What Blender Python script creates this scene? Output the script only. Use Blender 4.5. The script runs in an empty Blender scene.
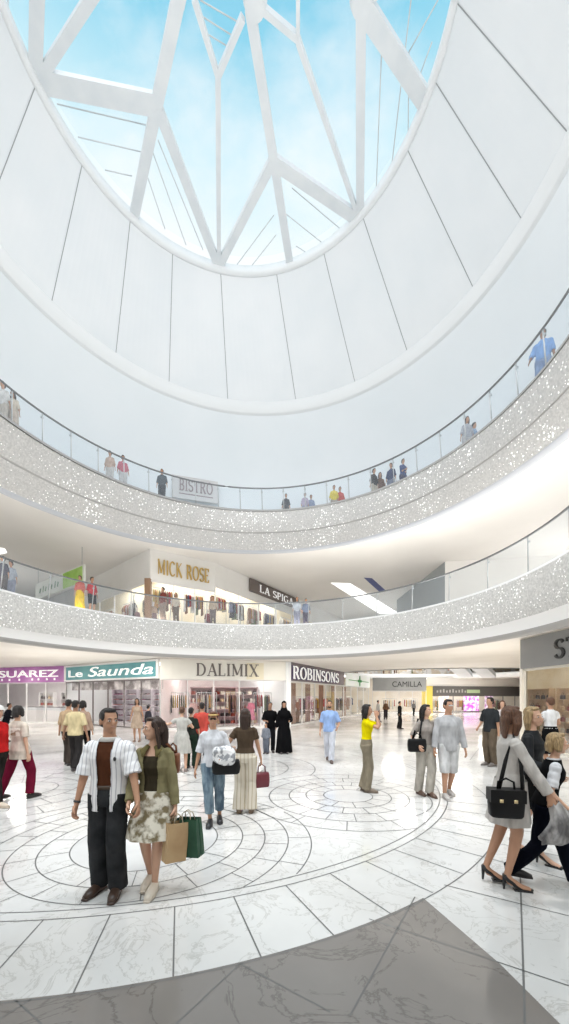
import bpy, bmesh, math, random
from math import sin, cos, pi, radians, sqrt, atan2
from mathutils import Vector, Matrix
random.seed(7)
SC = bpy.context.scene
COL = SC.collection
EYE = 1.9
F = 375.0

# ------------------------------------------------------------------ helpers
def G(px, py):
    """ground point seen at a photograph pixel"""
    d = F * EYE / (py - 696.0)
    return ((px - 284.5) / F * d, d)
def X(px, d):
    return (px - 284.5) / F * d

def tag(o, label=None, cat=None, group=None, kind=None):
    if label: o['label'] = label
    if cat: o['category'] = cat
    if group: o['group'] = group
    if kind: o['kind'] = kind
    return o

def obj(name, data, mat=None, parent=None, smooth=True):
    """link mesh or bmesh as one object"""
    if isinstance(data, bmesh.types.BMesh):
        me = bpy.data.meshes.new(name)
        data.to_mesh(me); data.free()
    else:
        me = data
    if mat is not None and len(me.materials) == 0:
        if isinstance(mat, (list, tuple)):
            for m in mat: me.materials.append(m)
        else:
            me.materials.append(mat)
    if smooth:
        me.polygons.foreach_set('use_smooth', [True] * len(me.polygons))
    o = bpy.data.objects.new(name, me)
    COL.objects.link(o)
    if parent is not None: o.parent = parent
    return o

def empty(name, loc, rz=0):
    o = bpy.data.objects.new(name, None)
    o.location = loc; o.rotation_euler = (0, 0, rz)
    o.empty_display_size = .1
    COL.objects.link(o)
    return o

def struct(name, data, mat, label, cat, smooth=False):
    o = obj(name, data, mat, None, smooth)
    tag(o, label, cat, None, 'structure')
    return o

def box(bm, c, s, rz=0, mi=0, M=None):
    m = Matrix.Translation(c) @ Matrix.Rotation(rz, 4, 'Z') @ Matrix.Diagonal((s[0], s[1], s[2], 1))
    if M is not None: m = M @ m
    r = bmesh.ops.create_cube(bm, size=1, matrix=m)
    if mi:
        for f in {f for v in r['verts'] for f in v.link_faces}: f.material_index = mi
    return r

def bar(bm, a, b, w, h=None, mi=0):
    """box beam between two points, w across, h high"""
    a = Vector(a); b = Vector(b); h = h or w
    d = b - a; L = d.length
    z = d.normalized()
    up = Vector((0, 0, 1)) if abs(z.z) < .95 else Vector((0, 1, 0))
    x = z.cross(up).normalized(); y = x.cross(z).normalized()
    M = Matrix((x, y, z)).transposed().to_4x4()
    M.translation = (a + b) / 2
    r = bmesh.ops.create_cube(bm, size=1, matrix=M @ Matrix.Diagonal((w, h, L, 1)))
    if mi:
        for f in {f for v in r['verts'] for f in v.link_faces}: f.material_index = mi

def rings(bm, secs, cap=True, closed=True, mi=0):
    """loft closed sections (lists of Vectors)"""
    vs = [[bm.verts.new(p) for p in s] for s in secs]
    n = len(vs[0])
    for i in range(len(vs) - 1):
        for j in range(n if closed else n - 1):
            k = (j + 1) % n
            f = bm.faces.new((vs[i][j], vs[i][k], vs[i + 1][k], vs[i + 1][j]))
            f.material_index = mi
    if cap and closed:
        bm.faces.new(vs[0][::-1]); bm.faces.new(vs[-1])
    return vs

def tube(bm, pts, rad, seg=12, cap=True, mi=0, ref=None):
    """pts: list of points, rad: radius or (a,b) per point; a along ref-ish X axis"""
    pts = [Vector(p) for p in pts]
    secs = []
    n = len(pts)
    for i, p in enumerate(pts):
        t = (pts[min(i + 1, n - 1)] - pts[max(i - 1, 0)])
        t = t.normalized() if t.length > 1e-9 else Vector((0, 0, 1))
        r = ref or Vector((1, 0, 0))
        x = r - t * r.dot(t)
        if x.length < .2:
            r = Vector((0, 1, 0)); x = r - t * r.dot(t)
        x.normalize(); y = t.cross(x)
        q = rad[i] if isinstance(rad, (list, tuple)) else rad
        a, b = q if isinstance(q, (list, tuple)) else (q, q)
        secs.append([p + x * (a * cos(2 * pi * k / seg)) + y * (b * sin(2 * pi * k / seg)) for k in range(seg)])
    rings(bm, secs, cap, True, mi)

def ball(bm, c, r, M=None, u=14, v=9):
    if not isinstance(r, (list, tuple)): r = (r, r, r)
    m = Matrix.Translation(c) @ Matrix.Diagonal((r[0], r[1], r[2], 1))
    if M is not None: m = M @ m
    bmesh.ops.create_uvsphere(bm, u_segments=u, v_segments=v, radius=1, matrix=m)

def remesh(bm, voxel, smooth=2, name='m'):
    me = bpy.data.meshes.new('tmp'); 
    bmesh.ops.recalc_face_normals(bm, faces=bm.faces)
    bm.to_mesh(me); bm.free()
    o = bpy.data.objects.new('tmp', me); COL.objects.link(o)
    m = o.modifiers.new('r', 'REMESH'); m.mode = 'VOXEL'; m.voxel_size = voxel; m.adaptivity = 0
    if smooth:
        s = o.modifiers.new('s', 'SMOOTH'); s.iterations = smooth; s.factor = .5
    dg = bpy.context.evaluated_depsgraph_get()
    dg.update()
    out = bpy.data.meshes.new_from_object(o.evaluated_get(dg))
    out.name = name
    bpy.data.objects.remove(o); bpy.data.meshes.remove(me)
    return out

# ------------------------------------------------------------------ materials
_mats = {}
def mat(key, col, rough=.6, metal=0, emit=0, ecol=None, spec=.5, alpha=1, coat=0):
    if key in _mats: return _mats[key]
    m = bpy.data.materials.new(key); m.use_nodes = True
    b = m.node_tree.nodes['Principled BSDF']
    b.inputs['Base Color'].default_value = (*col, 1)
    b.inputs['Roughness'].default_value = rough
    b.inputs['Metallic'].default_value = metal
    b.inputs['Specular IOR Level'].default_value = spec
    b.inputs['Coat Weight'].default_value = coat
    if emit:
        b.inputs['Emission Color'].default_value = (*(ecol or col), 1)
        b.inputs['Emission Strength'].default_value = emit
    _mats[key] = m
    return m

def nd(m, t, **kw):
    n = m.node_tree.nodes.new(t)
    for k, v in kw.items():
        if k.startswith('i_'):
            k2 = k[2:].replace('_', ' ')
            n.inputs[k2].default_value = v
        else: setattr(n, k, v)
    return n
def lk(m, a, b): m.node_tree.links.new(a, b)

def noisy(key, c1, c2, scale=4, rough=.7, lo=.35, hi=.65, bump=0, stretch=(1, 1, 1), detail=4, spec=.4, emit=0):
    """two-tone noise mottled material (fabric, plaster, floral print ...)"""
    if key in _mats: return _mats[key]
    m = mat(key, c1, rough, spec=spec)
    b = m.node_tree.nodes['Principled BSDF']
    tc = nd(m, 'ShaderNodeTexCoord'); mp = nd(m, 'ShaderNodeMapping')
    mp.inputs['Scale'].default_value = stretch
    lk(m, tc.outputs['Object'], mp.inputs['Vector'])
    n = nd(m, 'ShaderNodeTexNoise', i_Scale=scale, i_Detail=detail)
    lk(m, mp.outputs[0], n.inputs['Vector'])
    r = nd(m, 'ShaderNodeValToRGB')
    r.color_ramp.elements[0].position = lo; r.color_ramp.elements[0].color = (*c1, 1)
    r.color_ramp.elements[1].position = hi; r.color_ramp.elements[1].color = (*c2, 1)
    lk(m, n.outputs['Fac'], r.inputs['Fac']); lk(m, r.outputs['Color'], b.inputs['Base Color'])
    if emit:
        lk(m, r.outputs['Color'], b.inputs['Emission Color']); b.inputs['Emission Strength'].default_value = emit
    if bump:
        bp = nd(m, 'ShaderNodeBump', i_Strength=bump); bp.inputs['Distance'].default_value = .02
        lk(m, n.outputs['Fac'], bp.inputs['Height']); lk(m, bp.outputs[0], b.inputs['Normal'])
    return m

def cloth(col, k=.75):
    key = 'cloth_%d_%d_%d' % tuple(int(c * 255) for c in col)
    col = tuple(c ** 1.3 for c in col)
    return noisy(key, tuple(c * k for c in col), col, scale=9, rough=.95, bump=.5, stretch=(1.5, 1.5, .6), detail=3, spec=.08)

def glassm(key, tint, tr=.8, rough=.03, glossy=(1, 1, 1)):
    """thin pane: part see-through, part mirror, part milky"""
    if key in _mats: return _mats[key]
    m = bpy.data.materials.new(key); m.use_nodes = True
    nt = m.node_tree; nt.nodes.clear()
    out = nd(m, 'ShaderNodeOutputMaterial')
    t = nd(m, 'ShaderNodeBsdfTransparent'); t.inputs[0].default_value = (*tint, 1)
    d = nd(m, 'ShaderNodeBsdfDiffuse'); d.inputs[0].default_value = (*glossy, 1)
    g = nd(m, 'ShaderNodeBsdfGlossy'); g.inputs['Roughness'].default_value = rough
    mx = nd(m, 'ShaderNodeMixShader'); mx.inputs[0].default_value = 1 - tr
    lk(m, t.outputs[0], mx.inputs[1]); lk(m, d.outputs[0], mx.inputs[2])
    lw = nd(m, 'ShaderNodeLayerWeight'); lw.inputs[0].default_value = .5
    fr = nd(m, 'ShaderNodeMath', operation='POWER'); fr.inputs[1].default_value = 4.0
    lk(m, lw.outputs['Facing'], fr.inputs[0])
    mx2 = nd(m, 'ShaderNodeMixShader')
    lk(m, fr.outputs[0], mx2.inputs[0]); lk(m, mx.outputs[0], mx2.inputs[1]); lk(m, g.outputs[0], mx2.inputs[2])
    lk(m, mx2.outputs[0], out.inputs[0])
    _mats[key] = m
    return m

WHITE = noisy('white_paint', (.80, .82, .84), (.84, .86, .87), scale=.7, rough=.55)
WALLW = noisy('drum_plaster', (.84, .89, .92), (.88, .92, .95), scale=.25, rough=.5)
CONEM = noisy('dome_panel', (.80, .835, .86), (.84, .865, .885), scale=.5, rough=.45)
SEAM = mat('seam_grey', (.35, .37, .38), .7)
SOFF = noisy('soffit_plaster', (.84, .82, .79), (.88, .86, .83), scale=.4, rough=.6)
CEIL = noisy('ceiling_plaster', (.80, .77, .72), (.84, .81, .77), scale=.5, rough=.7)
BAND = mat('white_band', (.93, .93, .925), .7, spec=.2)
STEEL = noisy('steel_white', (.72, .76, .79), (.78, .81, .83), scale=1.5, rough=.4)
RAILM = mat('rail_grey', (.22, .23, .24), .3, metal=.6)
POSTM = mat('post_steel', (.55, .57, .58), .3, metal=.7)
GLASS = glassm('rail_glass', (.93, .96, .98), .87, glossy=(.75, .82, .88))
SHOPG = glassm('shop_glass', (.97, .97, .97), .94)
ROOFG = glassm('roof_glass', (.97, .99, 1), .96)
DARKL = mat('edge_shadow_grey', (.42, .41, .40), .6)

def crystal(key, base, base2, scale, thr, glow):
    m = mat(key, base, .35)
    b = m.node_tree.nodes['Principled BSDF']
    tc = nd(m, 'ShaderNodeTexCoord')
    v = nd(m, 'ShaderNodeTexVoronoi', i_Scale=scale)
    lk(m, tc.outputs['Object'], v.inputs['Vector'])
    v2 = nd(m, 'ShaderNodeTexVoronoi', i_Scale=scale * 1.9)
    lk(m, tc.outputs['Object'], v2.inputs['Vector'])
    n = nd(m, 'ShaderNodeTexNoise', i_Scale=.8, i_Detail=3)
    lk(m, tc.outputs['Object'], n.inputs['Vector'])
    # density: dot radius follows a slow noise
    mr = nd(m, 'ShaderNodeMapRange'); mr.inputs[1].default_value = .35; mr.inputs[2].default_value = .65
    mr.inputs[3].default_value = thr * .45; mr.inputs[4].default_value = thr * 1.25
    lk(m, n.outputs['Fac'], mr.inputs[0])
    outs = []
    for vv, k in ((v, 1.0), (v2, .8)):
        mu = nd(m, 'ShaderNodeMath', operation='MULTIPLY'); mu.inputs[1].default_value = k
        lk(m, mr.outputs[0], mu.inputs[0])
        lt = nd(m, 'ShaderNodeMath', operation='LESS_THAN')
        lk(m, vv.outputs['Distance'], lt.inputs[0]); lk(m, mu.outputs[0], lt.inputs[1])
        # drop a share of the cells
        sx = nd(m, 'ShaderNodeSeparateColor'); lk(m, vv.outputs['Color'], sx.inputs[0])
        gt = nd(m, 'ShaderNodeMath', operation='GREATER_THAN'); gt.inputs[1].default_value = .35 if k == 1.0 else .6
        lk(m, sx.outputs[0], gt.inputs[0])
        an = nd(m, 'ShaderNodeMath', operation='MULTIPLY'); lk(m, lt.outputs[0], an.inputs[0]); lk(m, gt.outputs[0], an.inputs[1])
        outs.append(an)
    mx = nd(m, 'ShaderNodeMath', operation='MAXIMUM')
    lk(m, outs[0].outputs[0], mx.inputs[0]); lk(m, outs[1].outputs[0], mx.inputs[1])
    n2 = nd(m, 'ShaderNodeTexNoise', i_Scale=14, i_Detail=5)
    lk(m, tc.outputs['Object'], n2.inputs['Vector'])
    rp = nd(m, 'ShaderNodeValToRGB')
    rp.color_ramp.elements[0].position = .38; rp.color_ramp.elements[0].color = (*base2, 1)
    rp.color_ramp.elements[1].position = .62; rp.color_ramp.elements[1].color = (*base, 1)
    lk(m, n2.outputs['Fac'], rp.inputs[0])
    mc = nd(m, 'ShaderNodeMix', data_type='RGBA')
    lk(m, mx.outputs[0], mc.inputs[0]); lk(m, rp.outputs[0], mc.inputs[6]); mc.inputs[7].default_value = (1, 1, .98, 1)
    lk(m, mc.outputs[2], b.inputs['Base Color'])
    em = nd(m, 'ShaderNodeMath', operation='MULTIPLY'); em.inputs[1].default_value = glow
    lk(m, mx.outputs[0], em.inputs[0]); lk(m, em.outputs[0], b.inputs['Emission Strength'])  # crystal sparkle put in as glowing white dots
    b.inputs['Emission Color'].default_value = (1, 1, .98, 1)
    return m
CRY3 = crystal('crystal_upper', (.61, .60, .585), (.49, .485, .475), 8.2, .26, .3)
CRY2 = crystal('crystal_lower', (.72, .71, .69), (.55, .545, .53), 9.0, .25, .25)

def marble(key='marble', base=(.80, .785, .765), vein=(.62, .60, .57), sc=1.9):
    m = mat(key, (.8, .8, .8), .09, spec=.55)
    b = m.node_tree.nodes['Principled BSDF']
    tc = nd(m, 'ShaderNodeTexCoord')
    n = nd(m, 'ShaderNodeTexNoise', i_Scale=sc, i_Detail=9); n.inputs['Roughness'].default_value = .62
    n.inputs['Distortion'].default_value = 1.6
    lk(m, tc.outputs['Object'], n.inputs['Vector'])
    sub = nd(m, 'ShaderNodeMath', operation='SUBTRACT'); sub.inputs[1].default_value = .5
    ab = nd(m, 'ShaderNodeMath', operation='ABSOLUTE')
    lk(m, n.outputs['Fac'], sub.inputs[0]); lk(m, sub.outputs[0], ab.inputs[0])
    r = nd(m, 'ShaderNodeValToRGB')
    r.color_ramp.elements[0].position = 0; r.color_ramp.elements[0].color = (*vein, 1)
    r.color_ramp.elements[1].position = .018; r.color_ramp.elements[1].color = (*base, 1)
    lk(m, ab.outputs[0], r.inputs[0])
    n3 = nd(m, 'ShaderNodeTexNoise', i_Scale=.55, i_Detail=6); lk(m, tc.outputs['Object'], n3.inputs['Vector'])
    r3 = nd(m, 'ShaderNodeValToRGB')
    r3.color_ramp.elements[0].position = .3; r3.color_ramp.elements[0].color = (.76, .75, .74, 1)
    r3.color_ramp.elements[1].position = .7; r3.color_ramp.elements[1].color = (1, 1, 1, 1)
    lk(m, n3.outputs['Fac'], r3.inputs[0])
    mc = nd(m, 'ShaderNodeMix', data_type='RGBA', blend_type='MULTIPLY'); mc.inputs[0].default_value = 1
    lk(m, r.outputs[0], mc.inputs[6]); lk(m, r3.outputs[0], mc.inputs[7])
    lk(m, mc.outputs[2], b.inputs['Base Color'])
    rr = nd(m, 'ShaderNodeMapRange'); rr.inputs[3].default_value = .06; rr.inputs[4].default_value = .2
    lk(m, n3.outputs['Fac'], rr.inputs[0]); lk(m, rr.outputs[0], b.inputs['Roughness'])
    return m
MARBLE = marble()
MARBLE_G = marble('marble_grey', (.28, .255, .235), (.19, .17, .155), 1.3)  # grey stone, its tone deepened for the shade on the near floor
MARBLE_D = noisy('marble_disc', (.62, .61, .60), (.70, .69, .68), scale=1.5, rough=.12, detail=8, spec=.55)
JOINT = mat('joint', (.16, .155, .15), .5)

# ------------------------------------------------------------------ camera + world
cam = bpy.data.cameras.new('camera')
cam.sensor_fit = 'AUTO'; cam.sensor_width = 36; cam.lens = 36 * F / 1024.0
cam.shift_y = (696 - 512) / 1024.0
cam.clip_start = .05; cam.clip_end = 400
co = bpy.data.objects.new('camera', cam); COL.objects.link(co)
co.location = (0, 0, EYE); co.rotation_euler = (pi / 2, 0, 0)
SC.camera = co
SC.view_settings.view_transform = 'Standard'
SC.view_settings.look = 'None'
SC.view_settings.exposure = 0.08
SC.cycles.max_bounces = 8
SC.cycles.diffuse_bounces = 4
SC.cycles.transparent_max_bounces = 16
SC.cycles.sample_clamp_indirect = 6

w = bpy.data.worlds.new('world'); SC.world = w; w.use_nodes = True
class W: node_tree = w.node_tree
W.node_tree.nodes.clear()
out = nd(W, 'ShaderNodeOutputWorld'); bg = nd(W, 'ShaderNodeBackground')
tc = nd(W, 'ShaderNodeTexCoord')
sep = nd(W, 'ShaderNodeSeparateXYZ'); lk(W, tc.outputs['Generated'], sep.inputs[0])
gr = nd(W, 'ShaderNodeValToRGB')
e = gr.color_ramp.elements
e[0].position = 0.0; e[0].color = (1, 1, 1, 1)
e[1].position = 1.0; e[1].color = (.14, .46, .70, 1)
a = gr.color_ramp.elements.new(.755); a.color = (.95, .99, 1, 1)
a = gr.color_ramp.elements.new(.82); a.color = (.58, .84, .93, 1)
a = gr.color_ramp.elements.new(.865); a.color = (.27, .66, .84, 1)
lk(W, sep.outputs['Z'], gr.inputs[0])
n = nd(W, 'ShaderNodeTexNoise', i_Scale=3.2, i_Detail=8); n.inputs['Roughness'].default_value = .6
mp = nd(W, 'ShaderNodeMapping'); mp.inputs['Scale'].default_value = (1, 1.6, 1.6); mp.inputs['Location'].default_value = (.3, 1.1, 0)
lk(W, tc.outputs['Generated'], mp.inputs[0]); lk(W, mp.outputs[0], n.inputs['Vector'])
r2 = nd(W, 'ShaderNodeValToRGB'); r2.color_ramp.elements[0].position = .48; r2.color_ramp.elements[1].position = .78
lk(W, n.outputs['Fac'], r2.inputs[0])
mx = nd(W, 'ShaderNodeMix', data_type='RGBA'); lk(W, r2.outputs[0], mx.inputs[0]); lk(W, gr.outputs[0], mx.inputs[6]); mx.inputs[7].default_value = (.98, .99, 1, 1)
lk(W, mx.outputs[2], bg.inputs[0]); bg.inputs[1].default_value = 1.0
lk(W, bg.outputs[0], out.inputs[0])

def light(kind, loc, power, size=1, rot=(0, 0, 0), col=(1, 1, 1), name='lamp', spread=None, sy=None):
    l = bpy.data.lights.new(name, kind); l.energy = power; l.color = col
    if kind == 'AREA':
        l.shape = 'RECTANGLE' if sy else 'DISK'; l.size = size
        if sy: l.size_y = sy
        if spread: l.spread = spread
    elif kind == 'SUN': l.angle = size
    else: l.shadow_soft_size = size
    o = bpy.data.objects.new(name, l); COL.objects.link(o); o.location = loc; o.rotation_euler = rot
    return o

# ------------------------------------------------------------------ atrium rings (centre x, centre y, radius, height)
SKY = (-1.534, 10.503, 6.183, 20.6)
CON = (-1.084, 10.586, 8.802, 16.5)
R3r = (-1.14, 10.28, 8.42, 12.25)
R3t = (-1.10, 10.22, 8.39, 11.15)
R3b = (-1.467, 9.855, 9.489, 9.30)
R2r = (-1.38, 11.04, 8.85, 6.80)
R2t = (-1.44, 11.05, 8.90, 5.70)
R2b = (-1.362, 10.949, 9.139, 3.90)
def rp(R, a, dr=0, dz=0):
    return Vector((R[0] + (R[2] + dr) * cos(a), R[1] + (R[2] + dr) * sin(a), R[3] + dz))
def mixr(A, B, t, dr=0, dz=0):
    q = [A[i] * (1 - t) + B[i] * t for i in range(4)]
    return (q[0], q[1], q[2] + dr, q[3] + dz)
def arcs(a0, a1, n):
    return [radians(a0 + (a1 - a0) * i / n) for i in range(n + 1)]
def loft(bm, prof, a0=-25, a1=205, n=150, mi=0):
    A = arcs(a0, a1, n)
    secs = [[rp(R, a) for a in A] for R in prof]
    vs = rings(bm, secs, False, False, mi)
    return vs
def oring(R, dr=0, dz=0): return (R[0], R[1], R[2] + dr, R[3] + dz)

# upper crystal fascia
bm = bmesh.new()
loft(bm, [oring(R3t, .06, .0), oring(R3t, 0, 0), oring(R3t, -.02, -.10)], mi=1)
p = [mixr(R3t, R3b, t, dr=-.16 * sin(pi * t)) for t in (.055, .2, .4, .55)]
loft(bm, p)
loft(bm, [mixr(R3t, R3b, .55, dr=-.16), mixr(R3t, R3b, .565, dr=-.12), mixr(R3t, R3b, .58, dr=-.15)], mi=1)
loft(bm, [mixr(R3t, R3b, t, dr=-.16 * sin(pi * t)) for t in (.58, .7, .85, .95)])
loft(bm, [mixr(R3t, R3b, .95, dr=-.02), oring(R3b), oring(R3b, .15, -.02)], mi=3)
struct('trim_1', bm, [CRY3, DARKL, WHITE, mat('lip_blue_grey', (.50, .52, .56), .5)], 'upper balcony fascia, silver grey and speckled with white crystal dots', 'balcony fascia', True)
# lower crystal fascia
bm = bmesh.new()
loft(bm, [oring(R2t, .06, 0), oring(R2t), mixr(R2t, R2b, .04)], mi=2)
loft(bm, [mixr(R2t, R2b, t, dr=-.12 * sin(pi * t)) for t in (.04, .2, .4, .6, .74)])
loft(bm, [mixr(R2t, R2b, .74, dr=-.1), mixr(R2t, R2b, .76, dr=-.06), mixr(R2t, R2b, .86, dr=-.0), mixr(R2t, R2b, .93, dr=.02)], mi=2)
loft(bm, [mixr(R2t, R2b, .93, dr=.02), oring(R2b, .02), oring(R2b, .3, -.02)], mi=1)  # shadow line under the lip put in as dark grey
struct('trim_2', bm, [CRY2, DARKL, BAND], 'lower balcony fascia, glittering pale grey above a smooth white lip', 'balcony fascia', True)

def plate(name, R, dr, z, th, mat_, label, cat, holes=(), ymin=None, box_=(-46, 46, 62), a0=-25, a1=205):
    """flat slab around the atrium void, extruded th upward"""
    A = arcs(a0, a1, 150)
    pts = [rp(R, a, dr) for a in A]
    y0 = pts[0].y
    poly = [(p.x, p.y) for p in pts] + [(box_[0], pts[-1].y), (box_[0], box_[2]), (box_[1], box_[2]), (box_[1], y0)]
    cu = bpy.data.curves.new(name, 'CURVE'); cu.dimensions = '2D'; cu.fill_mode = 'BOTH'; cu.extrude = th / 2
    for pl in [poly] + list(holes):
        s = cu.splines.new('POLY'); s.points.add(len(pl) - 1); s.use_cyclic_u = True
        for i, q in enumerate(pl): s.points[i].co = (q[0], q[1], 0, 1)
    o = bpy.data.objects.new('t', cu); COL.objects.link(o)
    dg = bpy.context.evaluated_depsgraph_get(); dg.update()
    me = bpy.data.meshes.new_from_object(o.evaluated_get(dg)); bpy.data.objects.remove(o)
    me.transform(Matrix.Translation((0, 0, z + th / 2)))
    me.materials.clear()
    return struct(name, me, mat_, label, cat)
hole2 = [(15 + 10.5 * cos(2 * pi * k / 48), 36.5 + 8.5 * sin(2 * pi * k / 48)) for k in range(48)]
plate('ceiling', R2b, .28, 4.02, .2, CEIL, 'cream plaster ceiling over the ground floor walkways', 'ceiling', [hole2])
hole3 = [(15 + 14 * cos(2 * pi * k / 48), 38.5 + 12 * sin(2 * pi * k / 48)) for k in range(48)]
plate('floor_2', R2t, .05, 5.55, .14, MARBLE, 'pale marble floor of the first gallery', 'floor', [hole3])
plate('ceiling_2', R3b, 1.6, 10.36, .2, SOFF, 'smooth white ceiling over the first gallery', 'ceiling')
bm = bmesh.new(); box(bm, (0, -3.2, 4.1), (24, 8.2, .18))  # unseen slab put in to shade the near floor
struct('ceiling_4', bm, CEIL, 'unseen ceiling slab over the viewpoint walkway, shading the near floor', 'ceiling')
bm = bmesh.new(); box(bm, (0, -7.2, 2.0), (24, .2, 4.0))  # unseen wall added to block light from behind
struct('wall_rear_blocker', bm, CEIL, 'unseen wall added behind the viewpoint to darken the near floor', 'wall')
# curved soffit below upper fascia
bm = bmesh.new()
loft(bm, [oring(R3b, .15, -.02), oring(R3b, .25, .30), oring(R3b, .55, .62), oring(R3b, 1.05, .92), oring(R3b, 1.65, 1.06)])
struct('trim_3', bm, SOFF, 'white curved soffit under the upper crystal fascia', 'soffit', True)
# upper gallery floor + drum wall
bm = bmesh.new()
loft(bm, [oring(R3t, .06), (-1.1, 10.4, 11.4, 11.15)])
struct('floor_3', bm, MARBLE, 'narrow floor of the top gallery', 'floor')
bm = bmesh.new()
prof = [(-1.1, 10.4, 11.15, 11.1), (-1.1, 10.4, 11.1, 12.6), (-1.1, 10.45, 10.85, 13.8), (-1.1, 10.5, 10.3, 15.0), (-1.1, 10.55, 9.6, 15.9), (-1.09, 10.58, 8.95, 16.48)]
loft(bm, prof, -25, 205)
struct('wall_back', bm, WALLW, 'smooth curved pale blue white drum wall behind the top gallery', 'wall', True)
# bright band + cone
bm = bmesh.new()
loft(bm, [oring(CON, .17, -.02), oring(CON, .02, 0), oring(CON, -.02, .03), oring(CON, -.15, .46), oring(CON, -.15, .50), oring(CON, -.10, .52)], -38, 218)
struct('trim_4', bm, mat('cone_band', (.84, .86, .87), .8, spec=.1), 'bright white ring moulding at the foot of the dome panels', 'moulding', True)
bm = bmesh.new()
CB = oring(CON, -.14, .50)
loft(bm, [CB, mixr(CB, SKY, .5), mixr(CB, SKY, 1)], -38, 218)
for ad in (-32, -18, -3.7, 8.4, 22, 42, 59, 79, 102, 121, 137, 154.4, 170.8, 187, 203):
    a = radians(ad)
    da = .0022
    for t0, t1 in ((0, .5), (.5, 1)):
        q = []
        for t, s in ((t0, -1), (t0, 1), (t1, 1), (t1, -1)):
            RR = mixr(CB, SKY, t, dr=-.012)
            q.append(bm.verts.new(rp(RR, a + s * .014 / RR[2])))
        f = bm.faces.new(q); f.material_index = 1
struct('ceiling_3', bm, [CONEM, SEAM], 'tall tapering dome of pale panels with thin dark seams rising to the skylight', 'dome')
bm = bmesh.new()
A = arcs(-50, 230, 140)
sec = []
for a in A:
    sec.append([rp(SKY, a, dr, dz) for dr, dz in ((.02, -.06), (-.10, -.05), (-.13, .06), (-.10, .35), (.1, .35), (.12, .1))])
rings(bm, sec, True, True)
struct('trim_5', bm, mat('cone_band', (.84, .86, .87), .8, spec=.1), 'white rim running round the skylight opening', 'moulding', True)

# ------------------------------------------------------------------ skylight truss
ZT = SKY[3] + .25
def S(px, py, z=ZT):
    d = F * (z - EYE) / (696.0 - py)
    return Vector(((px - 284.5) / F * d, d, z))
HUB1 = S(255, 2); HUB2 = S(362, 0)
mem = [  # (pixel a, pixel b, width)
 ((35, 84), (38, -40), .42), ((36, 84), (100, -16), .28), ((36, 80), (158, 105), .58),
 ((134, 216), (178, 0), .40), ((178, 2), (190, -60), .40),
 ((158, 108), (219, 268), .38), ((219, 268), (218, 75), .20), ((218, 76), (194, -2), .17), ((218, 76), (243, 17), .17),
 ((250, 8), (291, 270), .34), ((219, 266), (273, 160), .34), ((272, 160), (360, 220), .44),
 ((360, 220), (361, 0), .34), ((360, 0), (427, 104), .50), ((262, 8), (298, 38), .16),
 ((298, -10), (298, 42), .13), ((298, 40), (357, 212), .17)]
tr = empty('skylight_truss', (SKY[0], SKY[1], ZT))
tag(tr, 'white branching steel truss spanning the oval skylight', 'truss')
base = Vector((SKY[0], SKY[1], ZT))
for i, (a, b, wd) in enumerate(mem):
    bm = bmesh.new()
    pa, pb = S(*a), S(*b)
    bar(bm, pa - base, pb - base, wd * .86, .13 + .004 * i)
    obj('beam', bm, STEEL, tr, False)
# remaining members over the near half
cen = base
far = [(HUB1, Vector((-3.5, 6.2, ZT))), (HUB2, Vector((3.2, 6.6, ZT))), (HUB1, Vector((.8, 4.9, ZT))),
       (S(38, -40), Vector((-6.4, 6.6, ZT))), (S(190, -60), Vector((-3.5, 4.7, ZT))), (HUB2, Vector((4.4, 9.2, ZT)))]
for i, (pa, pb) in enumerate(far):
    bm = bmesh.new(); bar(bm, pa - base, pb - base, .3, .12 - .004 * i); obj('beam', bm, STEEL, tr, False)
for hb, r in ((HUB1, .34), (HUB2, .34)):
    bm = bmesh.new(); tube(bm, [hb - base + Vector((0, 0, -.12)), hb - base + Vector((0, 0, .12))], [r * .8, r], 20)
    obj('hub', bm, STEEL, tr, False)
cab = [((57, 104), (146, 125)), ((78, 137), (142, 152)), ((105, 170), (132, 176)), ((152, 150), (186, 245)), ((158, 140), (203, 250)), ((148, 178), (165, 229)),
 ((382, 40), (376, 196)), ((411, 0), (391, 172)), ((438, 0), (409, 52)), ((409, 52), (408, 150)), ((200, 0), (238, 22)), ((203, 17), (233, 36)), ((209, 35), (227, 46)),
 ((236, 266), (274, 215)), ((250, 268), (276, 235)), ((292, 188), (344, 232)), ((286, 214), (330, 249)), ((296, 246), (315, 258)), ((432, 42), (420, 75)), ((8, 0), (8, 26))]
for a, b in cab:
    bm = bmesh.new(); tube(bm, [S(*a, ZT + .3) - base, S(*b, ZT + .3) - base], .018, 6)
    obj('cable', bm, mat('cable_grey', (.62, .66, .68), .5), tr)
bm = bmesh.new()
A = [2 * pi * k / 72 for k in range(72)]
vs = [bm.verts.new(rp(SKY, a, .1, .95)) for a in A]; bm.faces.new(vs)
struct('window_1', bm, ROOFG, 'clear glass roof of the skylight under a blue cloudy sky', 'skylight')

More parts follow.
